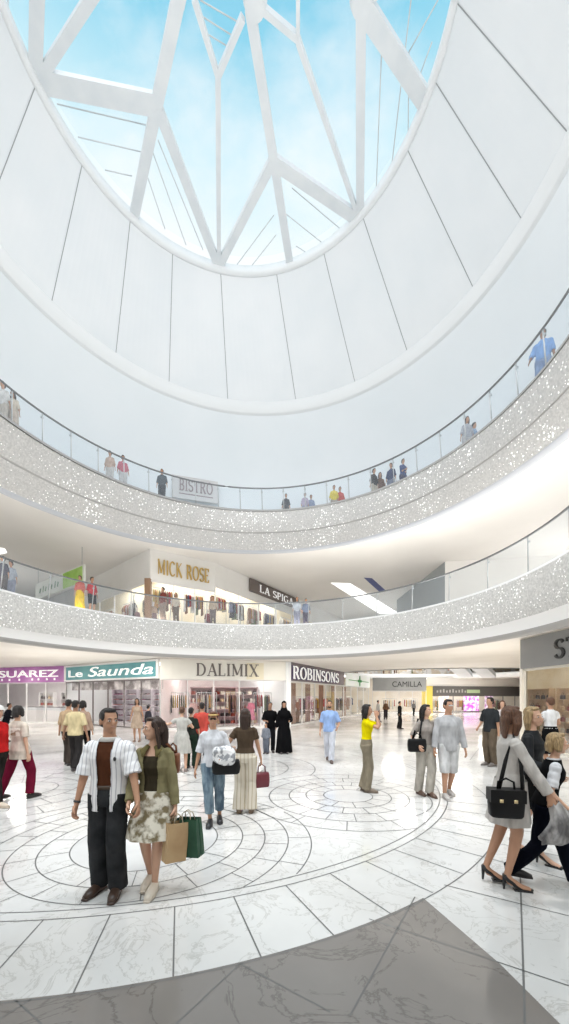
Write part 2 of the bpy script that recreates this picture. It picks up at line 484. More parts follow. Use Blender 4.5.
# ------------------------------------------------------------------ balustrades
def balustrade(name_label, Rt, Rr, n, a0, a1, cat='balustrade'):
    mid = rp(Rt, pi / 2)
    t = empty('glass_balustrade', mid); tag(t, name_label, cat)
    bm = bmesh.new()
    tube(bm, [rp(Rr, a) - mid for a in arcs(a0, a1, 140)], .035, 8)
    obj('handrail', bm, RAILM, t)
    st = (a1 - a0) / n
    for k in range(n):
        A = arcs(a0 + st * k + .12, a0 + st * (k + 1) - .12, 6)
        bm = bmesh.new()
        rings(bm, [[rp(Rt, a, .03, -.02) - mid for a in A], [rp(Rr, a, .0, -.03) - mid for a in A]], False, False)
        obj('glass_panel', bm, GLASS, t)
    for k in range(n + 1):
        a = radians(a0 + st * k)
        bm = bmesh.new()
        tube(bm, [rp(Rt, a, .05, -.02) - mid, rp(Rr, a, .02, -.12) - mid, rp(Rr, a, .01, 0) - mid], [.022, .022, .03], 6)
        box(bm, rp(Rr, a, .05, -.16) - mid, (.05, .08, .05), a)
        obj('post', bm, POSTM, t)
balustrade('frameless glass balustrade with dark handrail above the upper fascia', R3t, R3r, 30, -20, 200)
balustrade('glass balustrade with thin steel posts above the lower fascia', R2t, R2r, 19, -20, 200)

# ------------------------------------------------------------------ ground floor with inlaid joints
FC_IN = (-2.66, 9.30); RI = 6.02
FC_OUT = (-2.536, 8.874); RO = 6.582
bm = bmesh.new()
v = [bm.verts.new(p) for p in ((-46, -4, 0), (46, -4, 0), (46, 62, 0), (-46, 62, 0))]; bm.faces.new(v)
def strip(bm, a, b, w, z=.002, mi=1):
    a = Vector((*a[:2], z)); b = Vector((*b[:2], z)); d = (b - a)
    if d.length < 1e-6: return
    nrm = Vector((-d.y, d.x, 0)).normalized() * w / 2
    f = bm.faces.new([bm.verts.new(q) for q in (a - nrm, b - nrm, b + nrm, a + nrm)]); f.material_index = mi
def wd_(y): return max(.009, min(.03, .0026 * y + .003))
def circ(bm, c, R, n=120, keep=None, z=.002):
    for k in range(n):
        a0 = 2 * pi * k / n; a1 = 2 * pi * (k + 1) / n
        p = (c[0] + R * cos(a0), c[1] + R * sin(a0)); q = (c[0] + R * cos(a1), c[1] + R * sin(a1))
        if keep and not keep(p): continue
        strip(bm, p, q, wd_(p[1]), z)
def dist(p, q): return sqrt((p[0] - q[0]) ** 2 + (p[1] - q[1]) ** 2)
circ(bm, FC_IN, RI, 180); circ(bm, FC_IN, RI + .13, 180); circ(bm, FC_OUT, RO + .02, 180)
for k in range(72):
    a = 2 * pi * (k + .15) / 72
    p = (FC_IN[0] + (RI + .13) * cos(a), FC_IN[1] + (RI + .13) * sin(a))
    # reach the outer circle
    t = 0
    while dist((p[0] + t * cos(a), p[1] + t * sin(a)), FC_OUT) < RO and t < 2.5: t += .01
    if k > 44 or k < 24: t2 = t if k > 44 else t + .6
    else: t2 = t
    strip(bm, p, (p[0] + t2 * cos(a), p[1] + t2 * sin(a)), wd_(p[1]))
inside = lambda p: dist(p, FC_IN) < RI
C1 = (-1.8, 4.95); C2 = (1.21, 7.16); C3 = (-5.4, 7.6); C4 = (-1.6, 9.9)
def rosette(c, radii, ns, keep):
    for i, R in enumerate(radii):
        circ(bm, c, R, 96, keep)
    for i in range(len(radii) - 1):
        for k in range(ns[i]):
            a = 2 * pi * (k + .37 * i) / ns[i]
            p = (c[0] + radii[i] * cos(a), c[1] + radii[i] * sin(a)); q = (c[0] + radii[i + 1] * cos(a), c[1] + radii[i + 1] * sin(a))
            if keep(p) and keep(q): strip(bm, p, q, wd_(p[1]) * .8)
rosette(C1, (.9, 1.24, 1.54, 1.85, 2.15), (14, 18, 22, 16), lambda p: inside(p) and dist(p, C2) > 1.6)
rosette(C2, (.46, .8, 1.12, 1.5, 1.9), (12, 16, 20, 14), lambda p: inside(p))
rosette(C3, (.7, 1.1, 1.6, 2.1), (12, 16, 18), lambda p: inside(p) and dist(p, C1) > 2.15)
rosette(C4, (.6, 1.1, 1.7, 2.4), (12, 16, 18), lambda p: inside(p) and dist(p, C2) > 1.9 and dist(p, C3) > 2.1)
# joints beyond the circles
for a, b in (((240, 964), (170, 1030)), ((240, 964), (330, 1012)), ((369, 919), (569, 986)), ((415, 897), (350, 1016)), ((520, 868), (525, 1024)),
             ((15, 1000), (48, 1030)), ((444, 885), (569, 916)), ((0, 1019), (32, 999)), ((480, 856), (569, 880)), ((490, 842), (569, 858)), ((470, 760), (500, 722)), ((505, 828), (569, 838)), ((500, 800), (569, 806)), ((480, 785), (569, 788))):
    strip(bm, G(*a), G(*b), wd_(G(*a)[1]))
for k in range(8):   # far walkway joints
    y = 17 + k * 3.2
    strip(bm, (-20, y), (20, y), .03)
for k in range(-6, 8):
    strip(bm, (k * 3.2, 16.5), (k * 4.4, 40), .03)
# inlays of grey stone
def poly(bm, pts, mi, z=.001):
    f = bm.faces.new([bm.verts.new((*q[:2], z)) for q in pts]); f.material_index = mi
poly(bm, [(C2[0] + .46 * cos(2 * pi * k / 40), C2[1] + .46 * sin(2 * pi * k / 40)) for k in range(40)], 3)
poly(bm, [(C1[0] + .9 * cos(2 * pi * k / 40), C1[1] + .9 * sin(2 * pi * k / 40)) for k in range(40)], 3)
# grey star field in front of the outer circle, near-floor shade in its colour
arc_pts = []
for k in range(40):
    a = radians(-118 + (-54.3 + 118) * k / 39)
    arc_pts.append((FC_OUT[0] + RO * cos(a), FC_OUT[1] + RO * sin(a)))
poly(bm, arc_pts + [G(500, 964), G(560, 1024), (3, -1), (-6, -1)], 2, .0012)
bmesh.ops.recalc_face_normals(bm, faces=bm.faces)
for f in bm.faces:
    if f.normal.z < 0: f.normal_flip()
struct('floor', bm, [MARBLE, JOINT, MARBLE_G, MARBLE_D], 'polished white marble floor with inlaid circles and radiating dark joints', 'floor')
# ------------------------------------------------------------------ lettering
TH, TN = .15, .06
GL = {  # strokes: (x0,y0,x1,y1,w) or ('a',cx,cy,rx,ry,a0,a1)
 'D': (.78, [(.14, 0, .14, 1, TH), (.02, .03, .35, .03, TN), (.02, .97, .35, .97, TN), ('a', .32, .5, .36, .47, -90, 90)]),
 'A': (.82, [(.12, 0, .42, 1, TN), (.72, 0, .42, 1, TH), (.24, .34, .60, .34, TN), (.0, .025, .26, .025, TN), (.56, .025, .86, .025, TN)]),
 'L': (.64, [(.14, 0, .14, 1, TH), (.02, .03, .56, .03, TN), (.56, 0, .56, .22, TN), (.02, .97, .28, .97, TN)]),
 'I': (.34, [(.16, 0, .16, 1, TH), (.02, .03, .30, .03, TN), (.02, .97, .30, .97, TN)]),
 'M': (1.0, [(.14, 0, .14, 1, TN), (.14, 1, .48, .1, TH), (.48, .1, .82, 1, TN), (.82, 0, .82, 1, TH), (.02, .03, .26, .03, TN), (.70, .03, .96, .03, TN), (.02, .97, .2, .97, TN), (.78, .97, .96, .97, TN)]),
 'X': (.82, [(.12, 1, .68, 0, TH), (.68, 1, .12, 0, TN), (.0, .03, .26, .03, TN), (.54, .03, .82, .03, TN), (.0, .97, .26, .97, TN), (.54, .97, .82, .97, TN)]),
 'B': (.70, [(.14, 0, .14, 1, TH), (.02, .03, .35, .03, TN), (.02, .97, .35, .97, TN), (.14, .52, .35, .52, TN), ('a', .32, .745, .22, .225, -90, 90), ('a', .32, .27, .27, .245, -90, 90)]),
 'S': (.62, [('a', .30, .74, .23, .22, 20, 270), ('a', .30, .27, .25, .24, -160, 90)]),
 'T': (.74, [(.36, 0, .36, 1, TH), (.04, .97, .68, .97, TN), (.06, .80, .06, .98, TN), (.66, .80, .66, .98, TN), (.22, .03, .50, .03, TN)]),
 'R': (.78, [(.14, 0, .14, 1, TH), (.02, .03, .28, .03, TN), (.02, .97, .35, .97, TN), (.14, .50, .35, .50, TN), ('a', .32, .735, .24, .235, -90, 90), (.38, .5, .66, 0, TH), (.58, .03, .78, .03, TN)]),
 'O': (.84, [('a', .40, .5, .34, .48, 0, 360)]),
 'P': (.68, [(.14, 0, .14, 1, TH), (.02, .03, .28, .03, TN), (.02, .97, .35, .97, TN), (.14, .48, .35, .48, TN), ('a', .32, .725, .25, .245, -90, 90)]),
 'G': (.82, [('a', .40, .5, .34, .48, 45, 320), (.66, .05, .66, .45, TH), (.50, .45, .78, .45, TN)]),
 'N': (.86, [(.14, 0, .14, 1, TN), (.14, 1, .70, 0, TH), (.70, 0, .70, 1, TN), (.02, .03, .26, .03, TN), (.02, .97, .2, .97, TN), (.60, .97, .82, .97, TN)]),
 'C': (.76, [('a', .40, .5, .34, .48, 45, 315)]),
 'K': (.82, [(.14, 0, .14, 1, TH), (.16, .45, .66, 1, TN), (.30, .6, .72, 0, TH), (.02, .03, .28, .03, TN), (.02, .97, .28, .97, TN), (.54, .97, .78, .97, TN), (.60, .03, .82, .03, TN)]),
 'E': (.66, [(.14, 0, .14, 1, TH), (.02, .03, .56, .03, TN), (.02, .97, .54, .97, TN), (.14, .51, .44, .51, TN), (.56, 0, .56, .2, TN), (.54, .8, .54, 1, TN)]),
 ' ': (.40, []),
}
def letters(text, height, width=None, bold=1.0, depth=.04, serif=True):
    """raised lettering in the XZ plane, origin bottom left, facing -Y"""
    bm = bmesh.new(); x = 0
    def seg(p, q, w, yo):
        p = Vector((p[0], 0, p[1])); q = Vector((q[0], 0, q[1])); d = q - p
        if d.length < 1e-6: return
        n = Vector((-d.z, 0, d.x)).normalized() * w / 2
        vs = []
        for yy in (-depth - yo, 0):
            vs.append([bm.verts.new(v + Vector((0, yy, 0))) for v in (p - n, q - n, q + n, p + n)])
        bm.faces.new(vs[0])
        for i in range(4):
            j = (i + 1) % 4; bm.faces.new((vs[0][i], vs[0][j], vs[1][j], vs[1][i]))
    for ci, ch in enumerate(text):
        adv, st = GL[ch]
        for si, s in enumerate(st):
            yo = si * .0006
            if s[0] == 'a':
                _, cx, cy, rx, ry, a0, a1 = s
                n = 16
                for k in range(n):
                    t0 = radians(a0 + (a1 - a0) * k / n); t1 = radians(a0 + (a1 - a0) * (k + 1) / n)
                    wv = (TN + (TH - TN) * abs(cos((t0 + t1) / 2))) * bold
                    seg((x + cx + rx * cos(t0), cy + ry * sin(t0)), (x + cx + rx * cos(t1), cy + ry * sin(t1)), wv, yo)
            else:
                x0, y0, x1, y1, wv = s
                if not serif and wv == TN and y0 == y1 and y0 in (.03, .97, .025) and abs(x1 - x0) < .32: continue
                seg((x + x0, y0), (x + x1, y1), wv * bold, yo)
        x += adv + .06
    x -= .06
    sx = (width / x) if width else height
    bmesh.ops.transform(bm, matrix=Matrix.Diagonal((sx, 1, height, 1)), verts=bm.verts)
    bmesh.ops.recalc_face_normals(bm, faces=bm.faces)
    return bm
def fonttext(text, height, width, depth=.02, shear=0, bold=0):
    cu = bpy.data.curves.new('t', 'FONT'); cu.body = text; cu.extrude = depth; cu.shear = shear; cu.offset = bold
    o = bpy.data.objects.new('t', cu); COL.objects.link(o)
    dg = bpy.context.evaluated_depsgraph_get(); dg.update()
    me = bpy.data.meshes.new_from_object(o.evaluated_get(dg)); bpy.data.objects.remove(o)
    xs = [v.co.x for v in me.vertices]; ys = [v.co.y for v in me.vertices]
    x0, x1, y0, y1 = min(xs), max(xs), min(ys), max(ys)
    M = Matrix.Diagonal((width / (x1 - x0), height / (y1 - y0), 1, 1)) @ Matrix.Translation((-x0, -y0, 0))
    me.transform(Matrix.Rotation(pi / 2, 4, 'X') @ M)
    me.materials.clear()
    return me

def facing(A, B):
    """angle of a facade running A->B (left to right as seen), inward normal"""
    u = Vector((B[0] - A[0], B[1] - A[1], 0)); L = u.length; u.normalize()
    return u, Vector((-u.y, u.x, 0)), L, atan2(u.y, u.x)
def onl(A, B, px):
    """point on plan line A-B seen at pixel column px"""
    k = (px - 284.5) / F
    dx, dy = B[0] - A[0], B[1] - A[1]
    t = (k * A[1] - A[0]) / (dx - k * dy)
    return (A[0] + dx * t, A[1] + dy * t)

def sign(A, B, z0, z1, m, label, th=.12, off=.10, name='shop_sign'):
    u, n, L, rz = facing(A, B)
    o = empty(name, (A[0] - n.x * off, A[1] - n.y * off, z0), rz)
    tag(o, label, 'sign')
    bm = bmesh.new(); box(bm, (L / 2, 0, (z1 - z0) / 2), (L, th, z1 - z0))
    obj('board', bm, m, o, False)
    return o, L
def put(o, data, x, z, m, name='lettering', y=-.065):
    c = obj(name, data, m, o, False); c.location = (x, y, z); return c

_wn = [1]
def shopglass(A, B, z0, z1, n, label, frame, door=None):
    """glazed storefront: one structure object window_n with frame and panes"""
    _wn[0] += 1
    u, nn, L, rz = facing(A, B)
    o = empty('window_%d' % _wn[0], (A[0], A[1], z0), rz)
    tag(o, label, 'shop window', None, 'structure')
    h = z1 - z0
    fb = bmesh.new()
    for k in range(n + 1):
        box(fb, (L * k / n, 0, h / 2), (.05, .08, h))
    box(fb, (L / 2, 0, h - .04), (L, .09, .08)); box(fb, (L / 2, 0, .04), (L, .09, .08))
    obj('frame', fb, frame, o, False)
    for k in range(n):
        if door is not None and k in door: continue
        bm = bmesh.new(); bm.faces.new([bm.verts.new((L * (k + .5) / n + sx * (L / n - .05) / 2, 0, h / 2 + sz * (h - .16) / 2)) for sx, sz in ((-1, -1), (1, -1), (1, 1), (-1, 1))])
        obj('pane', bm, SHOPG, o, False)

def wallpoly(name, pts, z0, z1, m, label, cat='wall'):
    bm = bmesh.new()
    vs = [(bm.verts.new((p[0], p[1], z0)), bm.verts.new((p[0], p[1], z1))) for p in pts]
    for i in range(len(vs) - 1): bm.faces.new((vs[i][0], vs[i + 1][0], vs[i + 1][1], vs[i][1]))
    return struct(name, bm, m, label, cat)

def emis(key, col, s): return mat(key, col, .6, emit=s)
LAMP = emis('fill_panel', (1, .97, .92), 9.0)
LAMPS = emis('lamp_soft', (1, .98, .95), 1.3)
def fill_panel(c, s, rz, label, m=None):
    o = empty('ceiling_light', c, rz); tag(o, label, 'ceiling light', 'added light panels on shop ceilings' )
    bm = bmesh.new(); box(bm, (0, 0, .03), (s[0] + .08, s[1] + .08, .05)); obj('housing', bm, WHITE, o, False)
    bm = bmesh.new(); box(bm, (0, 0, 0), (s[0], s[1], .02)); obj('diffuser', bm, m or LAMP, o, False)

CREAM = noisy('cream_wall', (.86, .78, .66), (.93, .88, .80), scale=.8, rough=.7)
PINKW = noisy('pink_wall', (.80, .66, .66), (.90, .82, .82), scale=.6, rough=.6)
GREYW = noisy('grey_wall', (.50, .50, .50), (.58, .58, .57), scale=.6, rough=.7)
FRW = mat('frame_white', (.82, .81, .80), .4)
FRD = mat('frame_dark', (.16, .14, .14), .4)
WOODC = noisy('brown_wood', (.25, .15, .09), (.36, .23, .15), scale=3, rough=.5, stretch=(1, 1, .2))
WARMW = noisy('warm_glow_wall', (.88, .78, .58), (.95, .88, .72), scale=.9, rough=.7, emit=.08)  # faint emission stands in for shop light on the walls

# ---- ground floor facade line
P0, P1, P2, P3, P4 = (-29, 30.2), (-15.2, 26.1), (-6.97, 21.0), (0.15, 23.2), (9.4, 42.0)
ZS0, ZS1 = 2.88, 3.92
o, L = sign(P0, P1, ZS0, ZS1 + .06, noisy('purple_sign', (.30, .10, .30), (.50, .26, .48), scale=.5, rough=.4, emit=.12), 'purple shop sign lettered SUAREZ in white')
x0 = (Vector(onl(P0, P1, 1.5)) - Vector(P0)).length; x1 = (Vector(onl(P0, P1, 60.5)) - Vector(P0)).length
WL = emis('white_letter', (.9, .9, .9), .35)
put(o, fonttext('SUAREZ', .50, x1 - x0, .03, bold=.012), x0, .36, WL)
for pxm in (4.3, 11.7, 21.5, 34.4, 40.6, 49, 56.6):
    xx = (Vector(onl(P0, P1, pxm)) - Vector(P0)).length
    bm = bmesh.new(); box(bm, (0, 0, 0), (.14, .03, .14)); put(o, bm, xx, .2, WL, 'small_mark')
o, L = sign(P1, onl(P1, P2, 159.5), ZS0 + .02, ZS1 + .04, FRW, 'teal shop sign lettered Le Saunda with a white border')
bm = bmesh.new(); box(bm, (L / 2 + .1, 0, .5), (L - .45, .03, .86)); put(o, bm, 0, .02, noisy('teal', (.10, .29, .32), (.14, .35, .37), scale=.7, rough=.5), 'panel', -.07)
dl = lambda p: (Vector(onl(P1, P2, p)) - Vector(P1)).length
put(o, fonttext('Le', .46, dl(85.5) - dl(71.5), .03, bold=.01), dl(71.5), .26, WL, y=-.09)
put(o, fonttext('Saunda', .62, dl(156) - dl(91), .03, shear=.25, bold=.004), dl(91), .24, WL, y=-.09)
bm = bmesh.new(); box(bm, (L / 2, 0, .3), (L - .3, .05, .56))
hd_ = obj('window_header', bm, noisy('header_grey', (.22, .19, .19), (.70, .66, .66), scale=1.6, lo=.42, hi=.62), o, False); hd_.location = (0, .45, -.62)
o, L = sign(onl(P1, P2, 159.8), (P2[0] + .02, P2[1] - .02), ZS0, ZS1 + .04, FRW, 'narrow white end panel between the teal and the cream shop signs')
o, L = sign(P2, P3, ZS0 - .02, ZS1 + .06, noisy('ivory_sign', (.80, .78, .72), (.86, .84, .78), scale=.6, rough=.6), 'long ivory shop sign lettered DALIMIX in grey serif capitals')
x0 = (Vector(onl(P2, P3, 196)) - Vector(P2)).length; x1 = (Vector(onl(P2, P3, 258)) - Vector(P2)).length
GRL = mat('grey_letter', (.16, .14, .13), .5)
put(o, letters('DALIMIX', .72, x1 - x0, 1.0), x0, .20, GRL)
bm = bmesh.new(); box(bm, (0, 0, 0), (1.05, .02, .98)); put(o, bm, (Vector(onl(P2, P3, 257)) - Vector(P2)).length - .15, .52, mat('cream_patch', (.80, .74, .58), .6), 'panel', -.062)
PR = onl(P3, P4, 342.5); PG = onl(P3, P4, 345)
PRa = onl(P3, P4, 288)
o, L = sign(PRa, PR, 2.86, 4.03, noisy('taupe_sign', (.20, .17, .19), (.26, .23, .24), scale=.8), 'dark taupe shop sign lettered ROBINSONS in bold white capitals')
put(o, letters('ROBINSONS', .86, L * .82, 1.55), .12, .1, mat('black_shadow', (.05, .03, .09), .5), 'letter_shadow', -.062)  # dark shadow of the letters, laid behind them as black lettering
put(o, letters('ROBINSONS', .80, L * .82, .95), .28, .14, WL, y=-.10)
o, L = sign(PG, P4, 2.85, 4.03, noisy('pale_sign', (.78, .82, .76), (.86, .88, .84), scale=.8, emit=.2), 'pale shop sign carrying a green four-leaf cross')
bm = bmesh.new()
for k in range(4):
    a = k * pi / 2; ball(bm, (cos(a) * .42, -.03, .55 + sin(a) * .27), (.42 if k % 2 == 0 else .22, .03, .13 if k % 2 == 0 else .27), None, 12, 8)
put(o, bm, L * .5, 0, mat('leaf_green', (.05, .28, .08), .6), 'emblem')
bm = bmesh.new(); box(bm, (0, 0, 0), (L * .86, .02, .07)); put(o, bm, L * .5, .55, mat('leaf_green2', (.22, .42, .20), .6), 'stripe')

shopglass(P0, P1, 0, ZS0, 8, 'glazed storefront below the purple sign', FRW, (5,))
shopglass(P1, P2, 0, ZS0, 6, 'glazed storefront with dark frame below the teal sign', FRD, (3,))
shopglass(P2, P3, 0, ZS0, 5, 'glazed storefront with slim white frame below the ivory sign', FRW, (2,))
shopglass(P3, P4, 0, 2.86, 9, 'long glazed storefront below the taupe sign, running into the distance', FRW, (2, 6))
wallpoly('wall_left', [(-32, 37), (-13, 31.5), (-6.8, 26.3)], 0, 4.02, noisy('shop_white', (.72, .68, .68), (.84, .81, .81), scale=.6), 'pale rear wall of the left-hand shops')
wallpoly('wall_center', [(-6.8, 26.3), (-3.4, 28.3)], 0, 4.02, PINKW, 'pink rear wall inside the ivory-signed shop')
wallpoly('wall_inner', [(-3.4, 28.3), (5.4, 45.5), (9.4, 42)], 0, 4.02, CREAM, 'cream rear wall of the long shop')
wallpoly('wall_partition', [P1, (-13, 31.5)], 0, 4.02, WHITE, 'white partition between the purple and teal shops')
wallpoly('wall_partition_2', [P2, (-6.8, 26.3)], 0, 4.02, PINKW, 'partition between the teal and ivory shops')
wallpoly('wall_partition_3', [P3, (-3.4, 28.3)], 0, 4.02, WHITE, 'partition at the corner of the long shop')
for i, (ta, wd2) in enumerate(((.075, .9), (.20, .8), (.33, .9), (.47, .9), (.62, 1.0))):
    c, rz = (Vector((P3[0], P3[1], 0)).lerp(Vector((P4[0], P4[1], 0)), ta), facing(P3, P4)[3]); nn = facing(P3, P4)[1]
    t = empty('display_stand', (c.x + nn.x * .35, c.y + nn.y * .35, 0), rz); tag(t, 'tall brown display panel standing in the long shop window, %s from the near end' % ('first', 'second', 'third', 'fourth', 'fifth')[i], 'display stand')
    bm = bmesh.new(); box(bm, (0, 0, 1.4), (wd2, .06, 2.7)); obj('board', bm, noisy('panel_brown', (.16, .075, .045), (.34, .19, .12), scale=3, stretch=(3, 3, .3)), t, False)
    bm = bmesh.new(); box(bm, (0, 0, .03), (wd2 + .1, .3, .06)); obj('base', bm, FRD, t, False)
bm = bmesh.new(); box(bm, (P3[0] + .02, P3[1] - .03, 2.0), (.34, .34, 4.0), radians(35)); struct('trim_9', bm, WHITE, 'white corner pier between the ivory and taupe signed shops', 'pier')
# far corridor
Q0, Q1, Q2, Q3 = (9.9, 42.2), (15.7, 41.6), (16.3, 43.0), (30, 46.5)
o, L = sign(Q0, Q1, 2.5, 3.95, noisy('camilla_grey', (.30, .30, .29), (.36, .36, .35), scale=.5), 'grey shop sign lettered CAMILLA across the far end of the hall')
xs = (Vector(onl(Q0, Q1, 392)) - Vector(Q0)).length
put(o, fonttext('CAMILLA', .60, 3.2, .02), xs, .42, mat('blk', (.03, .03, .03), .5))
shopglass(Q0, Q1, 0, 2.5, 4, 'bright far storefront below the CAMILLA sign', FRW, (0,))
bm = bmesh.new(); box(bm, (16.2, 42.6, 1.5), (.95, .8, 3.0)); box(bm, (16.2, 42.6, .05), (1.0, .86, .1)); box(bm, (16.2, 42.6, 2.98), (1.0, .86, .08))
o = obj('column', bm, mat('yellow_column', (.80, .62, .12), .5), None, False); tag(o, 'yellow square column beside the CAMILLA shop', 'column', None, 'structure')
o, L = sign(Q2, Q3, 1.95, 3.05, mat('dark_sign', (.10, .095, .09), .5), 'long dark shop sign with small pale lettering at the far end')
for k in range(11):
    bm = bmesh.new(); box(bm, (0, 0, .12 + .04 * (k % 3)), (.2, .03, .24 + .08 * (k % 3))); put(o, bm, 1.3 + k * .42, .35, mat('pale_letter', (.35, .34, .32), .5), 'small_mark')
bm = bmesh.new(); box(bm, (0, 0, 0), (1.8, .05, .40)); put(o, bm, 6.2, .5, mat('green_board', (.40, .50, .30), .5), 'green_board')
shopglass(Q2, Q3, 0, 1.95, 8, 'far low storefront below the dark sign', FRD, (3, 6))
wallpoly('wall_back_2', [(16.3, 43), (30, 46.5)], 3.05, 4.02, CEIL, 'white bulkhead over the dark far sign')
wallpoly('wall_back_3', [(5.4, 47), (32, 50)], 0, 4.02, CREAM, 'cream rear wall of the far shops')
for pxa, pxb, colr, lb in ((463, 478, (.62, .10, .62), 'magenta patterned poster in the far shop window'), (438, 448, (.75, .55, .35), 'amber patterned poster in the far shop window'), (484, 492, (.35, .14, .35), 'dark plum poster in the far shop window')):
    a = onl(Q2, Q3, pxa); b_ = onl(Q2, Q3, pxb)
    u, n, L, rz = facing(a, b_)
    t = empty('poster', (a[0] - n.x * .12, a[1] - n.y * .12, .05), rz); tag(t, lb, 'poster')
    bm = bmesh.new(); box(bm, (L / 2, 0, .95), (L, .04, 1.8)); obj('print', bm, noisy('poster_' + lb[:5], colr, (.9, .8, .9), scale=2.2, lo=.42, hi=.6, emit=.4), t, False)
    bm = bmesh.new()
    for q in ((L / 2, -.01, .03, L, .06, .06), (L / 2, -.01, 1.87, L, .06, .06)): box(bm, q[:3], q[3:])
    obj('frame', bm, FRD, t, False)
# right building
R0, R1 = (8.9, 13.9), (9.0, 3.6)
SGR = noisy('st_grey', (.26, .26, .255), (.30, .30, .295), scale=.4, rough=.6)
o, L = sign(R0, R1, 2.90, 3.98, SGR, 'grey shop sign with large black serif letters at the right edge')
xs = 13.9 - 375 * 8.85 / (558 - 284.5)
put(o, letters('ST', .62, 1.0, 1.1), xs, .20, mat('blk', (.03, .03, .03), .5))
shopglass(R0, R1, 0, 2.90, 4, 'tall glazed storefront with thin mullions below the grey ST sign', mat('frame_cream', (.8, .76, .68), .4), (2,))
wallpoly('wall_right', [R0, (30, 47.5)], 0, 4.02, noisy('beige_wall', (.66, .60, .52), (.74, .69, .61), scale=.5), 'beige corridor wall receding behind the grey-signed shop')
wallpoly('wall_right_2', [(14.6, 23.2), (14.8, 2)], 0, 4.02, WARMW, 'warm cream rear wall inside the right shop')
wallpoly('wall_right_3', [(9.1, 14.05), (14.75, 23.1)], 0, 4.02, WARMW, 'warm cream side wall inside the right shop')
bm = bmesh.new(); box(bm, (8.86, 13.95, 2.0), (.14, .14, 4.0)); box(bm, (8.86, 13.95, .06), (.2, .2, .12)); struct('trim_6', bm, CREAM, 'slim cream corner post of the right shop', 'corner post')

# ---- first gallery shops
U0, U1, U2, U3 = (-16.3, 29.2), (-7.7, 21.5), (-4.4, 23.8), (6.8, 41.9)
ZG = 5.70
bm = bmesh.new()
for a, b_, zz in ((U0, U1, 8.55), (U1, U2, 8.55), (U2, U3, 8.9)):
    u, n, L, rz = facing(a, b_)
    box(bm, ((a[0] + b_[0]) / 2 + n.x * .1, (a[1] + b_[1]) / 2 + n.y * .1, (zz + 10.36) / 2), (L + .05, .2, 10.36 - zz), rz)
struct('wall_front', bm, noisy('bulkhead', (.80, .79, .76), (.86, .85, .83), scale=.4), 'white angular bulkhead over the first gallery shops', 'wall')
shopglass(U0, U1, ZG, 8.55, 5, 'first gallery storefront facing left beside the yellow-dressed shopper', FRW, (1,))
shopglass(U1, U2, ZG, 8.55, 3, 'first gallery storefront below the gold lettering', FRW, (1,))
shopglass(U2, U3, ZG, 8.9, 9, 'first gallery storefront below the brown sign, receding', FRW, (3,))
wallpoly('wall_back_4', [(-17.5, 34), (-7.2, 25), (-5.2, 26.6), (4.3, 43.5)], ZG, 10.36, WARMW, 'warm, faintly self-glowing rear wall of the first gallery shops')
bm = bmesh.new(); box(bm, (U1[0] - .1, U1[1] - .05, ZG + 1.45), (.32, .3, 2.9)); box(bm, (U1[0] - .1, U1[1] - .05, ZG + .08), (.38, .36, .16)); struct('trim_7', bm, WOODC, 'brown wooden pier at the corner of the gold-lettered shop', 'pier')
# gold letters stand straight on the bulkhead
u, n, L, rz = facing(U1, U2)
pa = onl(U1, U2, 157); pb = onl(U1, U2, 209)
t = empty('shop_sign', (pa[0] - n.x * .02, pa[1] - n.y * .02, 8.98), rz); tag(t, 'gold raised letters reading MICK ROSE on the white bulkhead', 'sign')
put(t, letters('MICK ROSE', .86, (Vector(pb) - Vector(pa)).length, 1.0, serif=False, depth=.08), 0, 0, mat('gold', (.62, .43, .14), .35, metal=.4), y=0)
pa = onl(U2, U3, 248.5); pb = onl(U2, U3, 297)
o, L = sign(pa, pb, 9.40, 10.30, mat('brown_sign', (.17, .14, .125), .5), 'brown shop sign lettered LA SPIGA in pale serif capitals')
put(o, letters('LA SPIGA', .54, L * .70, .85), L * .16, .17, WL)
# banner on the left
pa, pb = (X(38, 25), 25), (X(86.5, 21.2), 21.2)
o, L = sign(pa, pb, 8.3, 9.3, noisy('banner_white', (.72, .74, .68), (.82, .84, .80), scale=.6), 'white slanted hanging shop sign with a bright green end')
bm = bmesh.new(); box(bm, (0, 0, 0), (L * .36, .03, .9)); put(o, bm, L * .80, .48, noisy('lime', (.30, .55, .08), (.48, .70, .22), scale=1.2), 'green_panel', -.07)
for k in range(7):
    bm = bmesh.new(); bar(bm, (0, 0, 0), (.1, 0, .28 + .12 * (k % 2)), .1, .02); put(o, bm, L * (.12 + .065 * k), .28, mat('green_letter', (.22, .34, .24), .5), 'painted_stroke', -.07)
bm = bmesh.new()
for xx in (.3, L - .3): tube(bm, [(xx, 0, .96), (xx, 0, 10.36 - 8.3)], .02, 6)
obj('hanger', bm, POSTM, o)
wallpoly('wall_left_2', [(-44, 31), (-21, 33), (-16.3, 29.2)], ZG, 10.36, GREYW, 'grey wall at the end of the left first gallery')
wallpoly('wall_right_4', [(6.8, 41.9), (12.5, 41), (9.9, 33), (10.1, 23.6)], ZG, 10.36, noisy('cool_grey', (.34, .37, .39), (.42, .45, .47), scale=.2), 'cool grey wall at the far right of the first gallery')
wallpoly('wall_right_5', [(10.1, 23.6), (32, 20), (34, 4)], ZG, 10.36, SOFF, 'pale wall panel beside the right first gallery')
